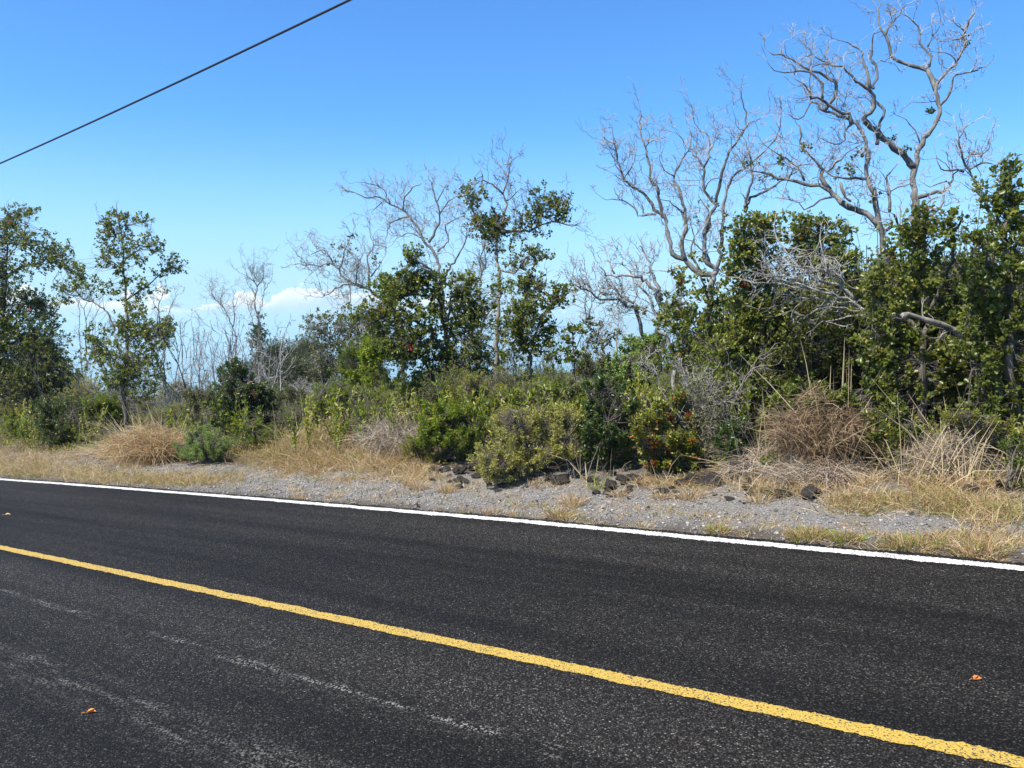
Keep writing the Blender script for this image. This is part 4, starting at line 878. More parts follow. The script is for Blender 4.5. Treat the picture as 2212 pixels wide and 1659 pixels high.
# dead spray of pale twigs in front of the leafy screen
tree('dead_branch_spray', 'fan of pale dead branches spreading left through the dense green screen', 'dead branches', stand(1900, 10.6),
     [('q1', [(2330, 1750), (2250, 1300), (2150, 1000), (2000, 850), (1800, 800), (1500, 710), (1300, 630), (1180, 600)], .045, .008), ('q1', [(2000, 850), (1850, 660), (1700, 650), (1600, 630), (1480, 560), (1340, 450), (1200, 270), (1120, 60), (1100, 0)], .03, .007),
      ('q1', [(1850, 660), (1760, 560), (1680, 490), (1640, 320), (1615, 170)], .022, .006), ('q1', [(1820, 600), (1700, 520), (1560, 480), (1380, 470), (1200, 440), (1080, 340)], .02, .006), ('q1', [(2050, 900), (1850, 870), (1700, 850), (1550, 830), (1400, 820), (1200, 880)], .022, .006), ('q1', [(2100, 950), (1950, 930), (1800, 920), (1600, 920), (1480, 980)], .02, .006),
      ('q1', [(2150, 1000), (1980, 1000), (1850, 1040), (1700, 1050), (1600, 1060)], .018, .005), ('q1', [(1500, 700), (1300, 680), (1100, 640), (950, 630), (800, 600), (620, 560)], .016, .005), ('q1', [(1340, 600), (1200, 560), (1050, 540)], .014, .005), ('q1', [(1480, 560), (1300, 590), (1100, 560), (960, 590)], .012, .005), ('q1', [(2060, 780), (1950, 700), (1820, 600), (1760, 500), (1690, 430)], .016, .005)],
     bark=M_PALE, seed=56, tw=7, tl=.42, tlev=2, tr=.006, up=-0.01, wig=.09, spread=.12)
# bare and pale stems in front of the screen
tree('bare_shrub', 'white-stemmed leafless shrub in front of the bushy olive-leaved tree', 'shrub', stand(1490, 9.9),
     [('p', [(1497, 1000), (1492, 940), (1488, 880), (1484, 840), (1478, 800)], .014, .005), ('p', [(1486, 850), (1496, 815), (1500, 795)], .009, .004), ('p', [(1484, 840), (1466, 800)], .008, .004), ('p', [(1490, 900), (1510, 860), (1514, 830)], .008, .004), ('p', [(1480, 900), (1440, 870), (1420, 815), (1395, 785)], .012, .005)], bark=M_PALE, seed=57, tw=6, tl=.35, tlev=2, tr=.005)
tree('bare_shrub', 'grey twiggy half-bare shrub with a long stem bent to the right', 'shrub', stand(1525, 9.5),
     [('p', [(1528, 1010), (1524, 960), (1534, 920), (1550, 880), (1580, 860), (1605, 830), (1625, 800)], .02, .006), ('p', [(1526, 990), (1505, 930), (1490, 880)], .014, .005), ('p', [(1530, 930), (1520, 880), (1515, 830)], .012, .005), ('p', [(1525, 975), (1495, 940), (1470, 910)], .012, .005)],
     [(1490, 850, 50, 36, .8), (1540, 900, 50, 40, .8), (1500, 920, 50, 36, .7), (1560, 950, 40, 36, .7), (1470, 880, 36, 30, .6)], mat=M_GREY, bark=M_GBARK, seed=58, tw=10, tl=.4, tlev=2, tr=.006, leaf=.03, lw=.5, dens=200)
# ---- front shrubs
bush('leafy_shrub', 'broad yellow-green shrub dotted with pale buds, sprawling onto the gravel', 'shrub', hit(1150, 1035)[0], [(1120, 905, 60, 30, 1.1), (1190, 900, 60, 30, 1.1), (1150, 940, 80, 34, 1.2), (1090, 985, 66, 34, 1.1), (1060, 1010, 40, 26, 1), (1130, 1000, 50, 34, .9), (1225, 930, 40, 44, 1), (1210, 975, 40, 34, .8), (1085, 1030, 40, 16, .8), (1245, 905, 24, 26, .9)], M_OLIVE, 60, dens=420, leaf=.03, lw=.42, nl=9, stems=12, hue=(.35, .92), yellow=.14)
bush('leafy_shrub', 'dark green upright shrub with round leaves between two paler shrubs', 'shrub', hit(1310, 1018)[0], [(1285, 830, 22, 40, 1), (1290, 890, 34, 44, 1.1), (1340, 880, 36, 44, 1.1), (1310, 930, 50, 40, 1.2), (1300, 975, 42, 34, 1.1), (1345, 950, 34, 50, 1.1), (1330, 840, 26, 30, 1), (1320, 1000, 40, 16, .8), (1262, 940, 20, 30, .7)], M_DARK, 61, dens=330, leaf=.042, lw=.55, nl=8, stems=10, hue=(.1, .88), yellow=.01)
bush('leafy_shrub', 'shrub with red and orange leaves among yellow-green, beside the lava rocks', 'shrub', hit(1440, 1022)[0], [(1420, 900, 34, 44, 1), (1450, 880, 34, 40, 1), (1430, 950, 50, 36, 1.1), (1470, 960, 44, 40, 1.1), (1400, 980, 34, 30, 1), (1450, 1000, 50, 26, 1.1), (1500, 985, 22, 26, .8), (1385, 930, 20, 30, .7), (1470, 910, 30, 30, .8)], M_RED, 62, dens=240, leaf=.055, lw=.5, nl=9, stems=9, hue=(.0, .66), yellow=.03, red=.07)
bush('leafy_shrub', 'bright green narrow-leaved shrub left of the yellow-green sprawling shrub', 'shrub', hit(960, 1000)[0], [(975, 890, 40, 26, 1.1), (945, 910, 40, 30, 1.1), (1000, 905, 36, 30, 1), (965, 945, 60, 32, 1), (920, 950, 34, 30, .9), (1010, 950, 34, 30, .8)], M_BRIGHT, 63, dens=300, leaf=.055, lw=.22, nl=10, stems=9, hue=(.1, .9))
bush('leafy_shrub', 'olive-brown small-leaved shrub at the feet of the bright green one', 'shrub', hit(930, 1003)[0], [(900, 965, 30, 30, 1), (930, 985, 40, 24, 1), (985, 980, 36, 26, .9), (1010, 975, 30, 26, .7)], M_OLIVE, 64, dens=420, leaf=.024, lw=.45, nl=8, hue=(.0, .7), yellow=0, stems=6)
bush('leafy_shrub', 'rounded fresh green feathery shrub beside the tan tussock on the left', 'shrub', hit(448, 1003)[0], [(440, 940, 36, 26, 1.2), (420, 970, 36, 30, 1.2), (470, 965, 36, 32, 1.2), (445, 985, 50, 18, 1.1)], M_FRESH, 65, dens=420, leaf=.035, lw=.28, nl=11, stems=10, hue=(.1, .9))
bush('leafy_shrub', 'tall dark shiny-leaved shrub with pinkish-red new leaves at its top', 'shrub', hit(520, 950)[0], [(505, 800, 30, 26, 1), (520, 840, 46, 30, 1.2), (495, 870, 40, 30, 1.1), (545, 870, 40, 34, 1.2), (520, 905, 52, 30, 1.1), (560, 850, 26, 26, .9), (480, 910, 40, 30, .9)], M_DARK, 66, dens=230, leaf=.05, lw=.6, nl=9, stems=9, hue=(.15, .9), yellow=0, red=.02)
bush('leafy_shrub', 'dark grey-green shrub with scarlet flowers at the left verge', 'shrub', hit(125, 968)[0], [(110, 880, 40, 26, 1), (150, 885, 36, 30, 1), (100, 915, 40, 30, 1.1), (145, 925, 44, 34, 1.2), (120, 950, 46, 16, 1)], M_DARK, 68, dens=230, leaf=.042, lw=.6, nl=9, stems=9, hue=(.2, .9), yellow=.02, red=.02)
bush('leafy_shrub', 'bright yellow-green low shrub in the far left verge', 'shrub', hit(45, 950)[0], [(40, 930, 30, 16, 1), (70, 920, 26, 20, .9), (15, 915, 30, 20, .8)], M_BRIGHT, 69, dens=260, leaf=.045, lw=.3, nl=9, stems=5, hue=(.3, 1.0))
bush('leafy_shrub', 'olive low shrub behind the yellow-green one at far left', 'shrub', hit(35, 928)[0], [(30, 890, 44, 22, 1), (70, 890, 30, 22, .9)], M_OLIVE, 70, dens=260, leaf=.04, lw=.4, nl=8, stems=5, hue=(.0, .7), yellow=0)
bush('leafy_shrub', 'vivid green narrow-leaved shrub between the flowering shrub and the tree trunk', 'shrub', hit(225, 935)[0], [(205, 870, 26, 24, 1.1), (235, 875, 26, 24, 1), (215, 895, 40, 18, .9), (250, 890, 20, 20, .8)], M_BRIGHT, 71, dens=220, leaf=.06, lw=.22, nl=10, stems=6, hue=(.1, .8))
bush('leafy_shrub', 'yellow-green soft shrub just right of the rounded feathery one', 'shrub', hit(545, 975)[0], [(530, 925, 40, 20, 1), (560, 930, 30, 24, 1), (540, 950, 50, 16, .9), (590, 940, 24, 20, .7)], M_BRIGHT, 72, dens=260, leaf=.045, lw=.25, nl=9, stems=6, hue=(.0, .6))
bush('leafy_shrub', 'spindly lime-green shrub poking above the broad dark tree on its left', 'shrub', stand(815, 12.4), [(835, 615, 15, 26, 1.3), (838, 640, 14, 28, 1.2), (815, 740, 26, 30, 1), (800, 770, 26, 40, .8), (830, 760, 30, 40, .7), (785, 820, 34, 30, .9), (825, 830, 40, 40, .7)], M_BRIGHT, 73, dens=270, leaf=.08, lw=.24, nl=9, stems=9, hue=(.2, 1.0))
bush('leafy_shrub', 'medium green rounded shrub left of the lime-green spindly one', 'shrub', stand(770, 13), [(770, 760, 30, 36, 1), (760, 800, 40, 34, 1), (790, 800, 36, 36, 1), (750, 840, 46, 30, .9)], M_BRIGHT, 74, dens=170, leaf=.055, lw=.3, nl=9, stems=8, hue=(.0, .35), yellow=0)
for i, (bx, n_, bl, mm, hu, lab) in enumerate([
    (735, 10.6, [(720, 845, 44, 24), (770, 850, 50, 24), (700, 880, 40, 30), (750, 880, 50, 26)], M_BRIGHT, (.1, .7), 'green narrow-leaved thicket behind the dry grass, left of centre'),
    (800, 10.2, [(800, 900, 36, 20), (840, 905, 30, 20), (780, 925, 40, 20), (830, 930, 36, 18)], M_OLIVE, (.2, .85), 'pale yellow-green low shrub behind the dry grass stalks'),
    (640, 11.5, [(620, 870, 40, 40), (650, 890, 36, 34), (610, 910, 40, 30)], M_GREY, (.0, .6), 'dull grey-green shrub right of the dark shiny shrub'),
    (460, 11.6, [(440, 860, 40, 34), (470, 890, 44, 30), (430, 900, 36, 30)], M_GREY, (.1, .8), 'silvery grey-green shrub left of the dark shiny shrub'),
    (1030, 10.6, [(1020, 820, 30, 24), (1000, 845, 36, 20), (1040, 850, 40, 24), (1010, 870, 40, 20)], M_OLIVE, (.2, .9), 'golden-olive shrub under the broad dark tree'),
    (1120, 10.4, [(1100, 850, 40, 22), (1140, 860, 44, 22), (1080, 870, 36, 20), (1160, 835, 34, 20)], M_OLIVE, (.1, .8), 'olive shrub behind the pale-budded sprawling shrub'),
    (1190, 10.8, [(1180, 850, 36, 26), (1215, 840, 36, 24), (1200, 875, 44, 20)], M_BRIGHT, (.1, .7), 'mid green shrub behind the pale-budded shrub, below the saplings'),
    (1250, 10.6, [(1245, 850, 34, 26), (1275, 860, 26, 26), (1240, 880, 36, 18)], M_GREY, (.1, .9), 'grey-green shrub behind the dark upright shrub'),
    (1360, 11.4, [(1345, 790, 36, 24), (1385, 780, 36, 24), (1365, 820, 50, 28), (1330, 830, 34, 26), (1400, 830, 34, 30)], M_FRESH, (.1, .9), 'light green leafy shrub at the right foot of the blue gap'),
    (1395, 11.8, [(1390, 740, 44, 18), (1365, 755, 40, 14), (1420, 735, 30, 20), (1400, 775, 50, 18)], M_FRESH, (.3, 1.0), 'fresh green layered shrub in front of the leaning dead trunks'),
    (1405, 10.4, [(1390, 860, 34, 26), (1420, 870, 34, 26), (1395, 895, 36, 22)], M_OLIVE, (.2, .8), 'olive-gold shrub behind the red-leaved shrub'),
    (1300, 12.0, [(1290, 780, 34, 22), (1320, 800, 30, 24), (1270, 800, 30, 24)], M_GREY, (.2, .9), 'dull green bush at the foot of the blue gap'),
    (1830, 9.6, [(1780, 870, 44, 26), (1840, 860, 44, 26), (1900, 860, 40, 30), (1860, 900, 50, 24)], M_OHIA, (.2, .9), 'round-leaved green bush behind the big dry grass mound'),
    (1740, 9.8, [(1700, 870, 40, 30), (1740, 840, 44, 30), (1690, 910, 40, 26)], M_OHIA, (.15, .85), 'dark round-leaved bush left of the big dry grass mound'),
    (1940, 9.5, [(1930, 900, 40, 34), (1960, 930, 36, 30), (1910, 940, 36, 26)], M_OHIA, (.1, .8), 'dark bush right of the big dry grass mound'),
    (2110, 9.4, [(2070, 900, 44, 26), (2120, 910, 44, 26), (2160, 930, 40, 30)], M_OLIVE, (.1, .75), 'olive small-leaved bush above the grey twig heap'),
    (2190, 9.0, [(2190, 960, 30, 26), (2205, 1000, 24, 22)], M_BRIGHT, (.0, .5), 'green bush low at the right edge'),
    (1640, 9.4, [(1600, 930, 40, 34), (1640, 960, 40, 30), (1580, 970, 36, 26)], M_DARK, (.0, .7), 'dark low bush behind the dry stalks left of the mound'),
    (1690, 9.1, [(1690, 935, 12, 22), (1670, 985, 14, 16), (1650, 1000, 12, 12)], M_BRIGHT, (.1, .6), 'small bright green sprig at the left flank of the grass mound')]):
    bush('leafy_shrub', lab, 'shrub', stand(bx, n_), bl, mm, 80 + i, dens=330, leaf=.042 if mm is not M_OLIVE else .03, lw=.3 if mm in (M_BRIGHT, M_OLIVE) else .6, nl=9, stems=6, hue=hu, yellow=.02)

# ------------------------------------------------------------------ scrub filling in behind the roadside row
def proto(kind, seed):
    """meshes of one scrub bush about 1 m high and wide, foot at the origin"""
    rng = np.random.default_rng(seed)
    ms, ml = MB(), MB()
    mat, lf, lw, nl, cnt, hue, bark, bare = kind
    ends = []
    nst = 12
    for i in range(nst):
        an = rng.uniform(0, 2 * math.pi); rr = rng.uniform(.05, .42)
        e = np.array([math.cos(an) * rr, math.sin(an) * rr, rng.uniform(.45, .85)])
        b0 = np.array([math.cos(an) * .04, math.sin(an) * .04, -.06])
        pts = spline(np.array([b0, e * .45 + rng.normal(size=3) * .05, e]), .12)
        ms.tube(pts, np.linspace(.014, .006, len(pts)), 5)
        if bare:
            for k in range(4):
                shoot(ms, pts[rng.integers(len(pts) // 2, len(pts))], e * .5 + rng.normal(size=3) * .5, rng.uniform(.25, .5), .005, 2, rng, .05)
        ends.append(e)
    ends = np.array(ends)
    C = ends[rng.integers(0, nst, cnt)] + rng.normal(size=(cnt, 3)) * np.array([.15, .15, .14])
    C += (rng.random((cnt, 1)) < .18) * rng.normal(size=(cnt, 3)) * .12
    C[:, 2] = np.abs(C[:, 2]) * 0.95 + 0.03
    s0 = ends[np.linalg.norm(C[:, None] - ends[None], axis=2).argmin(1)] * rng.uniform(.4, 1, (cnt, 1))
    v = C - s0
    ms.tubes3(np.stack([s0, s0 + v * .5 + rng.normal(size=v.shape) * .02, C], 1), np.full((cnt, 3), .0028))
    T = C * np.array([1, 1, .4]) + np.array([0, 0, .35]) + rng.normal(size=C.shape) * .25
    T /= np.linalg.norm(T, axis=1)[:, None]
    Cr = np.repeat(C, nl, 0); Tr = np.repeat(T, nl, 0)
    pp = rng.normal(size=Cr.shape); pp -= (pp * Tr).sum(1)[:, None] * Tr; pp /= np.linalg.norm(pp, axis=1)[:, None]
    h = hue[0] + (hue[1] - hue[0]) * np.clip(np.repeat(rng.beta(2, 2, cnt), nl) * .6 + rng.uniform(0, .4, len(Cr)), 0, 1)
    ml.leaves(Cr - Tr * rng.uniform(0, .06, (len(Cr), 1)), pp + Tr * rng.uniform(0, 1.2, (len(Cr), 1)), lf * rng.uniform(.6, 1.25, len(Cr)), lw, h)
    return ms.mesh('stems', bark), ml.mesh('crown', mat)
KINDS = {'grey': (M_GREY, .024, .6, 8, 1150, (.3, 1.0), M_GBARK, False), 'olive': (M_OLIVE, .024, .4, 9, 1150, (.25, .93), M_GBARK, False), 'dark': (M_OHIA, .024, .7, 9, 1250, (.2, .92), M_BARK, False),
         'bright': (M_BRIGHT, .036, .25, 9, 1000, (.25, 1.0), M_GBARK, False), 'bare': (M_GREY, .024, .6, 6, 90, (.2, .95), M_TWIG, True), 'evergreen': (M_DARK, .03, .4, 10, 1300, (.0, .7), M_BARK, False)}
LAB = {'grey': ('scrub_bush', 'grey-green scrub bush'), 'olive': ('scrub_bush', 'olive-yellow low bush'), 'dark': ('scrub_bush', 'dark round-leaved bush'),
       'bright': ('scrub_bush', 'green narrow-leaved bush'), 'bare': ('bare_bush', 'leafless pale twiggy bush'), 'evergreen': ('evergreen_bush', 'dense blackish-green evergreen')}
WHERE = [(110, 'under the leafy tree at the left edge'), (230, 'between the two leafy trees on the left'), (330, 'under the upright leafy tree on the left'), (450, 'below the thin bare saplings on the left'), (560, 'behind the dark shiny shrub'), (680, 'below the far evergreen clump'), (800, 'under the arching dead limb'), (930, 'left of the broad dark tree trunk'),
         (1060, 'under the broad dark tree in the middle'), (1170, 'behind the pale-budded sprawling shrub'), (1280, 'below the flowering sapling'), (1430, 'at the foot of the blue gap'), (1570, 'under the open leafy tree right of the gap'), (1700, 'under the bushy olive-leaved tree'), (1850, 'behind the dead branch spray'), (2020, 'under the dense dark-leaved tree with red flowers'), (9999, 'under the tree cut by the right edge')]
FARW = ['in the near thicket', 'in the thicket', 'further back', 'far back']
PROTO = {k: [proto(v, 500 + 10 * i + j) for j in range(2)] for i, (k, v) in enumerate(KINDS.items())}
def scrub(kind, X, Y, w, h, rot, j, x=0, layer=0):
    nm, lab = LAB[kind]
    lab = lab + (' in the clump on the far left skyline' if kind == 'evergreen' else ' ' + FARW[layer] + ' ' + next(wv for xv, wv in WHERE if x < xv))
    grp = lab
    z = float(ground_z(X, Y))
    r = empty(nm, (X, Y, z)); r.scale = (w, w, h); r.rotation_euler = (0, 0, rot)
    for nm2, me in zip(('stems', 'crown'), PROTO[kind][j]):
        o = bpy.data.objects.new(nm2, me); COL.objects.link(o); o.parent = r
    tag(r, lab, 'bush', grp)
rs = np.random.default_rng(77)
TOPX = [-200, 0, 150, 230, 360, 470, 560, 640, 760, 860, 1000, 1110, 1180, 1260, 1420, 1480, 1560, 1650, 1900, 2300]
TOPY = [700, 735, 760, 815, 805, 800, 800, 810, 790, 800, 775, 780, 788, 790, 785, 785, 690, 600, 570, 540]
placed = 0
spots = []
for layer, (n0, n1, cnt) in enumerate(((10.6, 12.5, 58), (12.5, 16, 56), (16, 24, 46), (24, 46, 56))):
    for i in range(cnt):
        x = -60 + (2330) * ((i + rs.uniform(-.4, 1.2)) / cnt)
        if layer == 0 and 1150 < x < 1260 and rs.random() < .5:
            continue
        p = stand(x, rs.uniform(n0, n1))
        top = np.interp(x, TOPX, TOPY) + rs.uniform(0, 75)
        ht = at(x, top, p[1])[2] - p[2]
        if ht < 0.35:
            continue
        if layer == 0 and x < 820:
            ht = min(ht, rs.uniform(.4, .95))
        ht = min(ht, rs.uniform(1.1, 3.0) if x < 1560 else rs.uniform(1.4, 3.6))
        if x > 1560: kd = rs.choice(['dark', 'dark', 'dark', 'dark', 'grey'])
        elif x < 230: kd = rs.choice(['dark', 'grey', 'grey', 'olive'])
        elif x < 760: kd = rs.choice(['grey', 'bare', 'bright', 'olive', 'olive'])
        elif x < 1060: kd = rs.choice(['grey', 'dark', 'bright', 'olive', 'dark'])
        else: kd = rs.choice(['olive', 'bright', 'grey', 'olive', 'bright'])
        if layer >= 1 and x < 1450 and rs.random() < .38: kd = 'bare'
        scrub(str(kd), p[0], p[1], ht * rs.uniform(.75, 1.2), ht, rs.uniform(0, 6.28), int(rs.integers(0, 2)), x, layer)
        placed += 1
for x, n_, top in ((598, 30, 738), (640, 32, 728), (680, 31, 735), (565, 29, 765), (620, 27, 775), (700, 28, 765), (660, 28, 770), (540, 27, 785)):
    p = stand(x, n_); ht = at(x, top, p[1])[2] - p[2]
    scrub('evergreen', p[0], p[1], ht * .75, ht, rs.uniform(0, 6), int(rs.integers(0, 2)))

# the thicket goes on past both edges of the picture
WHERE.insert(0, (-100, 'further along the road past the left edge')); WHERE[-1] = (2330, WHERE[-1][1]); WHERE.append((1e9, 'further along the road past the right edge'))
for i in range(44):
    a_ = rs.uniform(-14, -0.4) if i < 34 else rs.uniform(30, 44)
    X, Y = from_an(a_, rs.uniform(9.3, 15))
    ht = rs.uniform(1.0, 3.0)
    scrub(str(rs.choice(['dark', 'dark', 'grey', 'olive', 'bright'])), X, Y, ht * rs.uniform(.8, 1.2), ht, rs.uniform(0, 6), int(rs.integers(0, 2)), 1e6 if i < 34 else -500, 0)
# thin bare grey saplings standing about in the thicket
def stem_proto(seed):
    rng = np.random.default_rng(seed); mb = MB()
    x0 = 0.0
    for i in range(2 if seed % 2 else 1):
        pts = [np.array([x0 + i * .04, 0, -.05])]
        d = np.array([rng.normal() * .06, rng.normal() * .06, 1.0])
        for k in range(9):
            d = d + rng.normal(size=3) * np.array([.13, .13, .02]); d /= np.linalg.norm(d)
            pts.append(pts[-1] + d * .115)
        pts = np.array(pts)
        mb.tube(pts, np.linspace(.011, .0035, 10), 5)
        for k in range(7):
            j = rng.integers(4, 10)
            shoot(mb, pts[j], np.array([rng.normal(), rng.normal(), 1.1]), rng.uniform(.12, .3), .0028, 1, rng, .15, .25)
    return mb.mesh('stem', M_DEAD if seed % 3 else M_TWIG)
SP_ = [stem_proto(300 + i) for i in range(6)]
for i in range(96):
    if 64 <= i < 82: x = rs.uniform(230, 800)
    elif i >= 82: x = rs.uniform(960, 1420)
    elif i < 34: x = rs.uniform(60, 780)
    elif i < 56: x = rs.uniform(960, 1440)
    else: x = rs.uniform(1500, 1700)
    p = stand(x, rs.uniform(11.5, 24))
    ht = at(x, rs.uniform(700, 800), p[1])[2] - p[2]
    if ht < .8: continue
    o = bpy.data.objects.new('bare_sapling', SP_[int(rs.integers(0, 6))]); COL.objects.link(o)
    o.location = p; o.scale = (ht * .8, ht * .8, ht); o.rotation_euler = (0, 0, rs.uniform(0, 6))
    lab = 'thin bare grey sapling ' + next(wv for xv, wv in WHERE if x < xv)
    tag(o, lab, 'sapling', lab)

# upright leafy shoots and grass poking up through the shrubs
def shoot_proto(seed, mat, lf, lw, hue):
    rng = np.random.default_rng(seed); ms, ml = MB(), MB()
    C, T = [], []
    for i in range(rng.integers(3, 6)):
        d = np.array([rng.normal() * .22, rng.normal() * .22, 1.0]); pt = [np.array([rng.normal() * .03, rng.normal() * .03, -.04])]
        for k in range(8):
            d = d + rng.normal(size=3) * .1; d /= np.linalg.norm(d); pt.append(pt[-1] + d * rng.uniform(.09, .14))
        pt = np.array(pt); ms.tube(pt, np.linspace(.006, .002, 9), 4, cap=False)
        u = rng.uniform(2.0, 8.0, 46); k0 = np.minimum(u.astype(int), 7)
        q = pt[k0] + (pt[k0 + 1] - pt[k0]) * (u - k0)[:, None]
        C.append(q); T.append(pt[k0 + 1] - pt[k0])
    C = np.vstack(C); T = np.vstack(T); T /= np.linalg.norm(T, axis=1)[:, None]
    ml.leaves(C, T * rng.uniform(.2, 1.2, (len(C), 1)) + rng.normal(size=C.shape) * .55, lf * rng.uniform(.6, 1.3, len(C)), lw, hue[0] + (hue[1] - hue[0]) * rng.random(len(C)), up=.4)
    return ms.mesh('stems', M_GBARK), ml.mesh('leaves', mat)
SHP = [(shoot_proto(700 + i, *kk[1:]), kk[0]) for i, kk in enumerate((('lime-green', M_BRIGHT, .085, .24, (.2, 1)), ('lime-green', M_BRIGHT, .075, .28, (.1, .9)), ('yellowish', M_OLIVE, .06, .4, (.3, .92)), ('yellowish', M_OLIVE, .07, .35, (.4, .92)), ('dull green', M_OHIA, .065, .6, (.3, .9)), ('grey-green', M_GREY, .065, .5, (.3, 1))))]
for i in range(150):
    x = rs.uniform(20, 780) if i < 55 else rs.uniform(780, 1460) if i < 130 else rs.uniform(1560, 2200)
    p = stand(x, rs.uniform(9.2, 10.9))
    top = np.interp(x, [0, 300, 600, 900, 1200, 1450, 1700, 2200], [850, 850, 825, 810, 790, 785, 820, 850]) + rs.uniform(0, 80)
    ht = min(at(x, top, p[1])[2] - p[2], 1.5)
    if ht < .35: continue
    (sm, lm), word = SHP[int(rs.integers(0, 6))]
    r = empty('leafy_shoots', p); r.scale = (ht * .9, ht * .9, ht); r.rotation_euler = (0, 0, rs.uniform(0, 6))
    for nm2, me in (('stems', sm), ('leaves', lm)):
        o = bpy.data.objects.new(nm2, me); COL.objects.link(o); o.parent = r
    lab = 'thin upright ' + word + ' shoots ' + next(wv for xv, wv in WHERE if x < xv)
    tag(r, lab, 'plant', lab)

# low leaves and litter between the stems: nobody could count them
mu = MB()
ru = np.random.default_rng(5)
nn = 9000
X, Y = from_an(ru.uniform(-4, 40, nn), 9.0 + ru.gamma(1.6, 1.8, nn))
P = np.stack([X, Y, ground_z(X, Y)], -1)
nl = 6
C = np.repeat(P, nl, 0) + ru.normal(size=(nn * nl, 3)) * np.array([.08, .08, .05]) + np.array([0, 0, .05])
mu.leaves(C, ru.normal(size=C.shape) + np.array([0, 0, .6]), ru.uniform(.03, .075, len(C)), .45, np.repeat(ru.beta(1.5, 2.5, nn), nl) * .9)
tag(mu.build('undergrowth', M_OLIVE), 'low leafy undergrowth on the lava soil between the shrub stems', 'undergrowth', kind='stuff')

# ------------------------------------------------------------------ grass
rg = np.random.default_rng(21)
def patch(mb, cx, cy, rx, ry, cnt, h0, h1, hue=(0.0, 0.7), lean=(0, 0), wid=.006, tilt=.8, clump=9):
    nc = max(1, cnt // clump)
    r = np.sqrt(rg.uniform(0, 1, nc)); th = rg.uniform(0, 2 * math.pi, nc)
    B = hit(cx + rx * r * np.cos(th), cy + ry * r * np.sin(th))
    hc = rg.beta(.75, .95, nc)
    B = np.repeat(B, clump, 0); hcr = np.repeat(hc, clump)
    off = rg.normal(size=(len(B), 2)) * .045
    B[:, :2] += off
    B[:, 2] = ground_z(B[:, 0], B[:, 1]) - 0.01
    D = np.stack([off[:, 0] * 6 + rg.normal(size=len(B)) * tilt + lean[0], off[:, 1] * 6 + rg.normal(size=len(B)) * tilt + lean[1], np.full(len(B), 1.0)], -1)
    L = rg.uniform(h0, h1, len(B)) * np.repeat(rg.uniform(.6, 1.15, nc), clump)
    hu = hue[0] + (hue[1] - hue[0]) * np.clip(hcr * .7 + rg.uniform(0, .3, len(B)), 0, 1)
    mb.blades(B, D, L, wid * rg.uniform(.6, 1.3, len(B)), hu, droop=rg.uniform(.1, .9, len(B)))
mg = MB()
for a in ((100, 1022, 130, 12, 4200, .10, .28, (0, .9)), (250, 1036, 130, 12, 4200, .08, .24, (0, .95)), (390, 1044, 80, 10, 2000, .06, .2, (.1, .95)), (40, 1010, 80, 14, 3000, .12, .30, (.1, .8)), (480, 1040, 60, 10, 700, .06, .2, (.1, .9)), (620, 900, 90, 30, 1500, .3, .7, (.0, .6)), (560, 940, 70, 26, 1200, .25, .55, (.0, .7)), (60, 985, 120, 26, 3200, .12, .34, (0, .6)), (200, 1000, 130, 28, 3200, .10, .30, (0, .75)), (330, 1035, 140, 16, 3000, .06, .20, (.0, .95)), (430, 1032, 90, 14, 1600, .06, .2, (.0, .9)), (110, 1018, 150, 10, 1600, .05, .16, (.05, .95)), (30, 1000, 70, 24, 1600, .12, .3, (.0, .8)),
          (560, 985, 70, 26, 2600, .16, .38, (.1, .8)), (680, 985, 100, 42, 5200, .2, .5, (.05, .7)), (790, 985, 100, 40, 4800, .18, .46, (.0, .65)), (865, 1010, 70, 26, 2400, .12, .34, (.05, .7)), (740, 930, 110, 30, 2600, .25, .6, (.0, .7)),
          (600, 1022, 120, 12, 1500, .06, .18, (.1, .9)), (780, 1036, 130, 9, 1300, .06, .18, (.1, .9)), (905, 1035, 60, 12, 800, .08, .2, (.1, .8)),
          (1000, 1045, 70, 8, 360, .05, .16, (.1, .8)), (1110, 1048, 90, 8, 420, .05, .18, (.2, .8)), (1190, 1050, 40, 10, 260, .06, .2, (.0, .6)), (1430, 1048, 60, 12, 900, .08, .24, (.0, .7)), (1500, 1052, 60, 10, 600, .06, .18, (.1, .8)),
          (1620, 1050, 50, 16, 900, .1, .3, (.0, .6)), (1700, 1060, 80, 20, 2200, .1, .3, (.0, .7)), (1870, 1092, 95, 24, 3600, .08, .26, (.05, .9)), (1810, 1045, 90, 18, 1800, .1, .3, (.0, .6)), (2020, 1090, 70, 28, 2400, .08, .26, (.2, .85)), (2140, 1110, 90, 36, 3600, .08, .28, (.0, .8)), (2060, 1050, 120, 18, 2200, .1, .3, (.0, .5)), (2110, 1172, 110, 20, 2600, .05, .17, (.0, .95)),
          (1745, 1157, 36, 7, 420, .04, .12, (.2, 1)), (1835, 1166, 30, 7, 300, .04, .12, (.2, 1)), (1960, 1180, 55, 9, 700, .05, .14, (.2, 1)), (720, 1068, 200, 14, 260, .04, .12, (.0, .9)), (1080, 1100, 160, 9, 420, .03, .09, (.1, .5)), (1300, 1090, 200, 30, 180, .04, .12, (.0, .9)), (1600, 1110, 140, 24, 200, .04, .12, (.0, .9))):
    patch(mg, *(a[:4] + (int(a[4] * (.40 if a[0] > 1560 else .66)), a[5] * .8, a[6] * 1.02, (a[7][0], min(1, a[7][1] + .18)))))
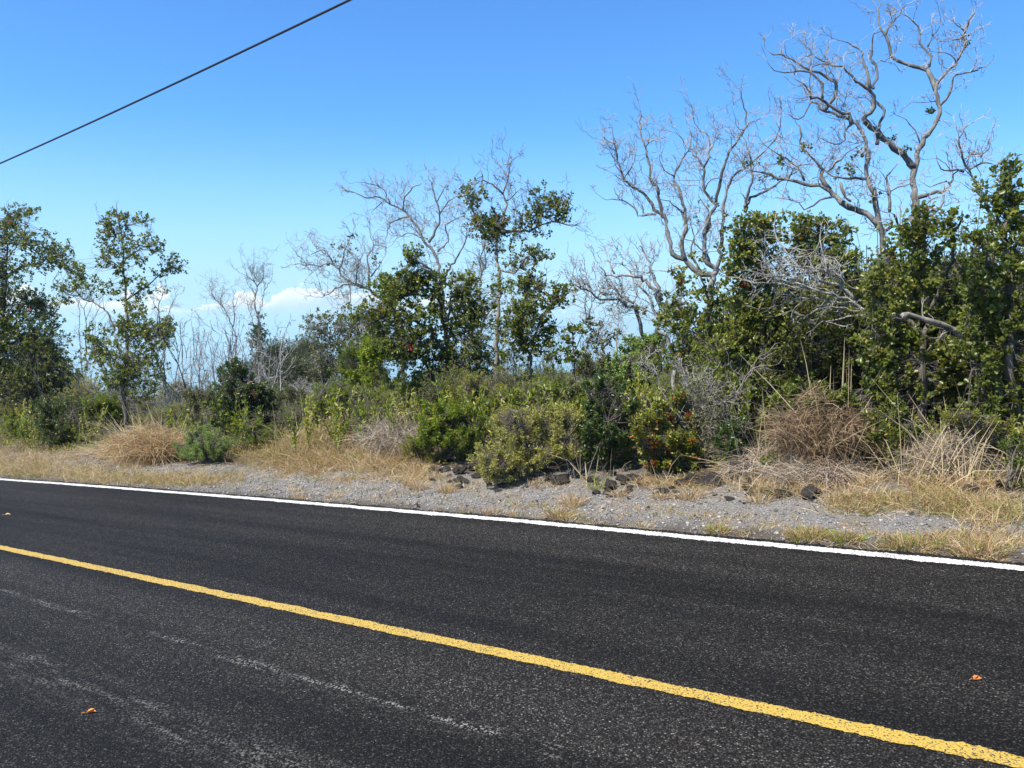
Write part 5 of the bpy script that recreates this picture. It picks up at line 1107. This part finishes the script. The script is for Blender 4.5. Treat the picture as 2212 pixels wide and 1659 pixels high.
# tall straw stalks
for cx, cy, rx, ry, cnt, h0, h1 in ((480, 930, 200, 30, 160, .5, .95), (760, 920, 160, 30, 150, .5, 1.0), (1080, 960, 160, 30, 70, .4, .8), (1420, 960, 120, 30, 60, .4, .8), (690, 960, 110, 30, 60, .6, 1.0), (820, 965, 60, 26, 36, .5, .9), (2020, 1040, 110, 20, 90, .6, 1.05), (1700, 1010, 90, 30, 70, .5, 1.0), (200, 960, 130, 26, 40, .4, .8), (1290, 1045, 160, 12, 26, .3, .7), (2190, 1050, 40, 20, 24, .6, 1.0)):
    patch(mg, cx, cy, rx, ry, cnt, h0, h1, hue=(.0, .3), wid=.009, tilt=.28, clump=2)
# broken straw lying about
cnt = 9000
al_ = rg.uniform(-2, 26, cnt); nl_ = 7.3 + rg.beta(2.2, 1.6, cnt) * 2.6
X, Y = from_an(al_, nl_)
keep = (np.sin(X * 2.1) * np.sin(Y * 1.7 + 1) + rg.normal(size=cnt) * .5) > .15
B = np.stack([X, Y, ground_z(X, Y) + rg.uniform(.005, .05, cnt)], -1)[keep]
mg.blades(B, rg.normal(size=B.shape) * np.array([1, 1, .22]), rg.uniform(.06, .22, len(B)), np.full(len(B), .005), rg.uniform(0, .62, len(B)), droop=rg.uniform(0, .4, len(B)))
X, Y = from_an(rg.uniform(-14, .2, 5200), 7.7 + rg.beta(1.6, 1.3, 5200) * 2.2)
B = np.stack([X, Y, ground_z(X, Y) - .01], -1)
mg.blades(B, np.stack([rg.normal(size=5200) * .6, rg.normal(size=5200) * .6, np.ones(5200)], -1), rg.uniform(.08, .3, 5200), np.full(5200, .006), rg.beta(.8, 1.0, 5200), droop=rg.uniform(.1, .9, 5200))
for k in range(200):
    bx = rg.uniform(430, 2200); yl = np.interp(bx, [0, 1107, 2212], [1052, 1150, 1252])
    patch(mg, bx, yl - rg.uniform(14, 85), 10, 4, 27, .03, .13, (.0, 1.0), clump=9)
tag(mg.build('dry_grass', M_GRASS), 'dry tan and greenish grass along the gravel verge', 'grass', kind='stuff')

def tussock(name, label, bx, by, count, L0, L1, rad, hue, lean=(0, 0), mat=None, up=.8, group=None, wid=.006, cat='grass'):
    p = hit(bx, by)[0]
    mb = MB()
    an = rg.uniform(0, 2 * math.pi, count); r = rad * np.sqrt(rg.uniform(0, 1, count))
    o = np.stack([np.cos(an) * r, np.sin(an) * r], -1)
    B = np.stack([p[0] + o[:, 0], p[1] + o[:, 1], np.zeros(count)], -1); B[:, 2] = ground_z(B[:, 0], B[:, 1]) - .015
    D = np.stack([o[:, 0] / rad * .8 + rg.normal(size=count) * .3 + lean[0], o[:, 1] / rad * .8 + rg.normal(size=count) * .3 + lean[1], np.full(count, up) * rg.uniform(.6, 1.3, count)], -1)
    mb.blades(B, D, rg.uniform(L0, L1, count), wid * rg.uniform(.6, 1.4, count), hue[0] + (hue[1] - hue[0]) * np.clip(np.sin(an * 3 + p[0]) * .25 + .5 + rg.normal(size=count) * .2, 0, 1), droop=rg.uniform(.2, 1.0, count))
    root = empty(name, p)
    mb.build('blades', mat or M_GRASS, root, np.array(root.location))
    tag(root, label, cat, group)
tussock('grass_tussock', 'long pale swept grass clump just left of the reddish tussock', 250, 985, 420, .4, .9, .3, (.0, .5), lean=(-.6, .2), up=.6)
TUFT = ['green grass tuft overlapping the white line at far left', 'green-tan grass tuft at the white line, second from the left', 'pale dry grass tuft on the gravel below the tall straw stalks', 'dry grass tuft near the white line, left of centre', 'small tan tuft beside the white line, left of centre', 'squat dry tuft right at the white line, centre left', 'squat dry tuft at the white line, centre', 'biggest mixed green and tan tuft at the white line, centre', 'upright dry tuft just behind the biggest centre tuft', 'small green tuft left of the biggest centre tuft', 'green tuft at the white line below the red-leaved shrub', 'broad green-tan tuft at the white line below the grass mound', 'green tuft at the white line right of the broad green-tan one', 'wide green tuft at the white line below the dense right trees', 'tan tuft at the white line nearest the right edge', 'dry tuft on the gravel below the red-leaved shrub', 'dry tuft on the gravel below the half-bare grey shrub', 'dry tuft by the lava rocks left of the grass mound', 'thin tuft in front of the angular brown lava rock', 'upright dry tuft right of the dry grass patch, right one of two', 'upright dry tuft right of the dry grass patch, left one of two', 'dry tuft in front of the dark lava rock at centre', 'thin green tuft below the dark green upright shrub']
for i, (bx, by, cn, L, rad, hu) in enumerate(((80, 1030, 160, .16, .08, (.6, 1)), (240, 1036, 200, .16, .1, (.4, 1)), (640, 1062, 60, .14, .06, (.0, .5)), (722, 1075, 90, .12, .07, (.1, .6)), (640, 1075, 60, .1, .06, (.1, .6)), (1063, 1110, 80, .1, .08, (.2, .6)), (1098, 1112, 70, .1, .07, (.1, .5)), (1210, 1118, 200, .2, .12, (.1, .95)), (1235, 1095, 120, .26, .08, (.1, .6)), (1165, 1095, 70, .12, .07, (.3, 1)),
    (1548, 1150, 160, .13, .09, (.4, 1)), (1745, 1165, 260, .17, .14, (.3, 1)), (1828, 1172, 200, .15, .1, (.3, 1)), (1975, 1188, 260, .16, .16, (.3, 1)), (2120, 1200, 240, .2, .14, (.1, .9)), (1430, 1080, 90, .2, .08, (.1, .6)), (1490, 1078, 120, .22, .09, (.1, .7)), (1640, 1085, 120, .2, .1, (.0, .7)), (1340, 1075, 70, .2, .05, (.1, .8)), (905, 1058, 120, .26, .06, (.1, .5)), (880, 1050, 120, .24, .06, (.1, .5)), (965, 1065, 130, .2, .08, (.1, .8)), (1290, 1060, 60, .3, .05, (.6, 1)))):
    tussock('grass_tuft', TUFT[i], bx, by, cn, L * .5, L * 1.15, rad, hu, group='grass tufts on the gravel shoulder', up=.9)
def mound(name, label, cat, bx, by, cx, cy, rx, ry, count, L0, L1, hue, mat, seed, wid=.006, stalks=0):
    r = np.random.default_rng(seed)
    p = hit(bx, by)[0]
    Y0 = p[1] + .45
    mpp = Y0 / F * K
    g = r.normal(size=(count, 3)); g /= np.linalg.norm(g, axis=1)[:, None]; g *= r.uniform(.05, 1, (count, 1)) ** .4
    g *= 1 + .34 * np.sin(g[:, :1] * 6 + seed) * np.sin(g[:, 2:] * 5) + .12 * np.sin(g[:, 1:2] * 9)
    q = at(cx + g[:, 0] * rx, cy - g[:, 2] * ry, Y0 + g[:, 1] * rx * mpp * .8)
    q[:, 2] = np.maximum(q[:, 2], ground_z(q[:, 0], q[:, 1]) + .01)
    D = g * .3 + r.normal(size=g.shape) * .95 + np.array([0, 0, .1])
    mb = MB()
    mb.blades(q, D, r.uniform(L0, L1, count), wid * r.uniform(.6, 1.4, count), hue[0] + (hue[1] - hue[0]) * r.beta(2, 2, count), droop=r.uniform(.2, 1.3, count))
    root = empty(name, p)
    mb.build('tangled_stems', mat, root, np.array(root.location))
    if stalks:
        ms = MB()
        k = r.integers(0, count, stalks)
        ms.blades(q[k], g[k] + np.array([-.35, 0, .9]) + r.normal(size=(stalks, 3)) * .35, r.uniform(.45, .95, stalks), np.full(stalks, .009), r.uniform(0, .3, stalks), droop=r.uniform(0, .4, stalks))
        ms.build('stalks', M_GRASS, root, np.array(root.location))
    tag(root, label, cat)
mound('grass_mound', 'big rounded mound of tangled dry brown grass on the right', 'grass', 1790, 1050, 1790, 955, 108, 92, 9500, .08, .28, (.05, .9), M_MOUND, 31, wid=.0065, stalks=45)
mound('grass_mound', 'grey lower skirt of dead grass under the big brown mound', 'grass', 1770, 1062, 1770, 1030, 120, 30, 2600, .12, .34, (.0, 1), M_STRAW, 32, stalks=10)
mound('grass_tussock', 'large reddish-tan grass tussock at the left verge, stalks swept left', 'grass', 322, 1004, 322, 966, 84, 40, 4200, .12, .5, (.05, .72), M_GRASS, 36, wid=.008, stalks=170)
mound('twig_heap', 'low heap of grey dead stems below the right trees', 'dead stems', 2060, 1045, 2060, 995, 90, 46, 2600, .15, .5, (.0, 1), M_STRAW, 33, wid=.005, stalks=24)
mound('twig_heap', 'grey dead stems tangled left of the big brown mound', 'dead stems', 1640, 1050, 1630, 1010, 60, 34, 1300, .12, .4, (.0, 1), M_STRAW, 34, wid=.005, stalks=24)
mound('twig_heap', 'dry grey brush in front of the broad dark tree', 'dead stems', 880, 1000, 850, 945, 70, 36, 1500, .15, .5, (.0, 1), M_STRAW, 35, wid=.005)

# ------------------------------------------------------------------ lava rocks and gravel
m_rk, t, b, out = new_mat('lava_rock')
tcn = N(t, 'ShaderNodeTexCoord')
z = N(t, 'ShaderNodeTexNoise', i_Scale=9.0, i_Detail=6.0, i_Roughness=0.75); t.links.new(tcn.outputs['Object'], z.inputs['Vector'])
v = N(t, 'ShaderNodeTexVoronoi', i_Scale=22.0); t.links.new(tcn.outputs['Object'], v.inputs['Vector'])
t.links.new(ramp(t, z.outputs['Fac'], [(0.3, (.040, .034, .030)), (0.5, (.12, .103, .09)), (0.68, (.25, .235, .215))]), b.inputs['Base Color'])
b.inputs['Roughness'].default_value = .95; b.inputs['Specular IOR Level'].default_value = .15
bp = N(t, 'ShaderNodeBump'); bp.inputs['Strength'].default_value = 1.0; bp.inputs['Distance'].default_value = .08
t.links.new(mth(t, 'ADD', z.outputs['Fac'], v.outputs['Distance']), bp.inputs['Height']); t.links.new(bp.outputs[0], b.inputs['Normal'])
import bmesh
def rock_mesh(seed, sub=3):
    r = np.random.default_rng(seed)
    bm = bmesh.new(); bmesh.ops.create_icosphere(bm, subdivisions=sub, radius=1)
    f = r.normal(size=(9, 3)) * np.array([[1.5]] * 3 + [[3.2]] * 3 + [[6.5]] * 3); ph = r.uniform(0, 6, 9)
    am = np.array([.16] * 3 + [.10] * 3 + [.06] * 3)
    cuts = r.normal(size=(4, 3)); cuts /= np.linalg.norm(cuts, axis=1)[:, None]
    for vv in bm.verts:
        c = np.array(vv.co)
        k = 1 + (am * np.sin(f @ c + ph)).sum()
        for cu in cuts:
            d = c @ cu
            if d > .62: k *= .62 / d * .9 + .1
        vv.co = Vector(c * k * np.array([1, .85, .68]))
    me = bpy.data.meshes.new('lava_rock'); bm.to_mesh(me); bm.free(); me.materials.append(m_rk)
    return me
ROCKS = [rock_mesh(90 + i) for i in range(5)]
STONES = [rock_mesh(120 + i, 2) for i in range(3)]
rr = np.random.default_rng(8)
def rock(bx, by, size, label, group=None, stone=False, flat=1.0):
    p = hit(bx, by)[0]
    o = bpy.data.objects.new('lava_rock' if not stone else 'lava_stone', (STONES if stone else ROCKS)[int(rr.integers(0, 3 if stone else 5))]); COL.objects.link(o)
    s = size * p[1] / F * K * (1 if stone else .74)
    o.scale = (s, s * rr.uniform(.8, 1.1), s * rr.uniform(.8, 1.1) * flat); o.rotation_euler = (rr.uniform(-.2, .2), rr.uniform(-.2, .2), rr.uniform(0, 6.3))
    o.location = (p[0], p[1] + s * .5, float(ground_z(p[0], p[1] + s * .5)) + s * .22 * flat)
    tag(o, label, 'rock', group)
for bx, by, sz, lab in ((990, 1028, 26, 'dark lava rock left of the sprawling yellow-green shrub'), (1020, 1018, 20, 'smaller lava rock touching the sprawling yellow-green shrub'), (962, 1018, 18, 'lava rock half hidden under the olive-brown shrub'),
    (1318, 1062, 24, 'angular brown lava rock in front of the dark green shrub'), (1362, 1044, 24, 'rounded lava rock behind the angular brown one'), (1215, 1048, 22, 'low lava rock under the right end of the sprawling shrub'),
    (1545, 1052, 42, 'long brown lava rock below the half-bare grey shrub'), (1590, 1036, 34, 'grey lava rock behind the long brown one'), (1620, 1062, 22, 'lava rock at the right end of the long brown one'), (1490, 1050, 26, 'lava rock under the red-leaved shrub'),
    (2100, 1070, 30, 'pale grey lava rock low at the right edge, left one of two'), (2170, 1058, 26, 'pale grey lava rock nearest the right edge'), (1760, 1082, 40, 'dark lava rock under the skirt of the grass mound'), (1690, 1080, 28, 'lava rock left of the grass mound skirt'), (1440, 1040, 24, 'lava rock between the dark shrub and the red-leaved shrub')):
    rock(bx, by, sz, lab)
for i in range(130):
    if i < 40: bx, by = rr.uniform(920, 1760), rr.uniform(1030, 1085)
    elif i >= 70: bx, by = rr.uniform(930, 1720), rr.normal(1040, 9)
    else: bx, by = rr.uniform(480, 2200), rr.uniform(1048, 1150)
    yl = np.interp(bx, [0, 1107, 2212], [1052, 1150, 1252])
    if by > yl: by = yl - rr.uniform(8, 40)
    rock(bx, by, rr.uniform(6, 17) if i < 40 or i >= 70 else rr.uniform(3, 7), 'small dark lava stone lying on the pale gravel shoulder', 'lava stones on the gravel shoulder', True)
m_pb, t, b, out = new_mat('pebbles')
a = N(t, 'ShaderNodeAttribute', attribute_name='hue')
t.links.new(ramp(t, a.outputs['Fac'], [(0.0, (.04, .037, .034)), (0.3, (.12, .117, .113)), (0.7, (.235, .232, .227)), (1.0, (.40, .395, .39))]), b.inputs['Base Color']); b.inputs['Roughness'].default_value = .9
mp_ = MB()
cnt = 22000
aa = rr.uniform(-1.5, 24, cnt); nn_ = white_n(aa) + .14 + rr.beta(1.3, 1.6, cnt) * 2.4
X, Y = from_an(aa, nn_)
sz = np.minimum(rr.gamma(2.2, .0032, cnt) + .004, .026)
cor = np.array([[x, y, z] for z in (-1, 1) for x, y in ((-1, -1), (1, -1), (1, 1), (-1, 1))]) * .6
V = np.stack([X, Y, ground_z(X, Y) + sz * .25], -1)[:, None] + (cor[None] * rr.uniform(.55, 1.3, (cnt, 8, 3))) * sz[:, None, None] * np.array([1, 1, .75])
q = np.array([[0, 3, 2, 1], [4, 5, 6, 7], [0, 1, 5, 4], [1, 2, 6, 5], [2, 3, 7, 6], [3, 0, 4, 7]])
mp_.add(V.reshape(-1, 3), (np.arange(cnt)[:, None, None] * 8 + q[None]).reshape(-1, 4), np.repeat(rr.beta(2.2, 1.8, cnt), 8))
tag(mp_.build('gravel', m_pb), 'loose grey gravel of the road shoulder', 'gravel', kind='stuff')

# ------------------------------------------------------------------ fallen leaves on the road
m_fl = leaf_mat('fallen_leaf', [(0, (.55, .26, .06)), (.5, (.48, .16, .04)), (1, (.6, .42, .2))], rough=.6, trans=.1)
for bx, by, sz, hu, lab in ((185, 1542, .052, .0, 'orange-yellow fallen leaf on the asphalt, lower left'), (2102, 1470, .05, .4, 'orange fallen leaf on the asphalt near the right edge'), (10, 1113, .075, .9, 'pale fallen leaf on the far lane at the left edge')):
    rx_, rz_ = ray(bx * K, by * K)
    tt = -CAM_H / (rz_ + GRADE * (rx_ * DA[0] + DA[1]))
    p = np.array([rx_ * tt, tt, rz_ * tt])
    mb = MB()
    mb.leaves(np.array([p + [0, 0, .006], p + [.004, .004, .008]]), np.array([[1, .25, .06], [.8, .5, .25]]), np.array([sz, sz * .7]), .62, np.array([hu, min(1, hu + .15)]), up=6, cup=.12)
    mb.tube(np.array([p + [-sz * .4, -sz * .05, .004], p + [-sz * .2, 0, .008], p + [0, 0, .008]]), .0016, 4, hu)
    tag(mb.build('fallen_leaf', m_fl, None, p), lab, 'leaf')

# ------------------------------------------------------------------ overhead cable and the poles that carry it (both out of the picture)
m_cb, t, b, out = new_mat('cable_sheath'); b.inputs['Base Color'].default_value = (.012, .013, .018, 1); b.inputs['Roughness'].default_value = .5
def on_n(x, y, n):
    rx, rz = ray(x * K, y * K); tt = n / (rx * DN[0] + DN[1])
    return np.array([rx * tt, tt, rz * tt])
P0, P1 = on_n(0, 353, 8.4), on_n(755, 0, 8.4)
ss = np.linspace(-1.15, 2.9, 60)
pts = P0[None] + (P1 - P0)[None] * ss[:, None]
pts[:, 2] -= 0.14 * ss * (1 - ss)
mb = MB(); mb.tube(pts, .019, 8)
cb = mb.build('cable', m_cb, None, pts[0], smooth=True)
tag(cb, 'black overhead cable crossing the upper left sky', 'cable')
m_wd = bark_mat('pole_wood', (.09, .065, .045), (.2, .155, .115), 10)
for pt, lab in ((pts[0], 'wooden utility pole holding the far end of the overhead cable'), (pts[-1], 'wooden utility pole holding the near end of the overhead cable')):
    gz = float(ground_z(pt[0], pt[1]))
    root = empty('utility_pole', (pt[0], pt[1] + .2, gz))
    org = np.array(root.location)
    mb = MB(); hh = np.linspace(-.2, pt[2] - gz + .9, 8)
    mb.tube(np.stack([np.full(8, org[0]), np.full(8, org[1]), gz + hh], -1), np.linspace(.15, .11, 8), 12); mb.build('pole', m_wd, root, org, smooth=True)
    mb = MB(); mb.tube(np.array([[org[0], org[1] - .02, pt[2]], [pt[0], pt[1] + .02, pt[2]]]), .03, 8); mb.build('cable_bracket', m_cb, root, org)
    tag(root, lab, 'pole')

# ------------------------------------------------------------------ air between here and the sea horizon
mb = MB()
hb = np.array([[x, y, z] for z in (-520.0, 40.0) for x, y in ((-205000, -205000), (205000, -205000), (205000, 205000), (-205000, 205000))])
mb.add(hb, [[0, 3, 2, 1], [4, 5, 6, 7], [0, 1, 5, 4], [1, 2, 6, 5], [2, 3, 7, 6], [3, 0, 4, 7]])
m_hz, t, b, out = new_mat('sea_haze')
t.nodes.remove(b)
pv = N(t, 'ShaderNodeVolumePrincipled')
pv.inputs['Color'].default_value = (.66, .92, 1.0, 1)
pv.inputs['Density'].default_value = 2.0e-4
pv.inputs['Anisotropy'].default_value = 0.2
t.links.new(pv.outputs[0], out.inputs['Volume'])
o = mb.build('haze', m_hz); o['kind'] = 'stuff'
scene.cycles.volume_bounces = 2
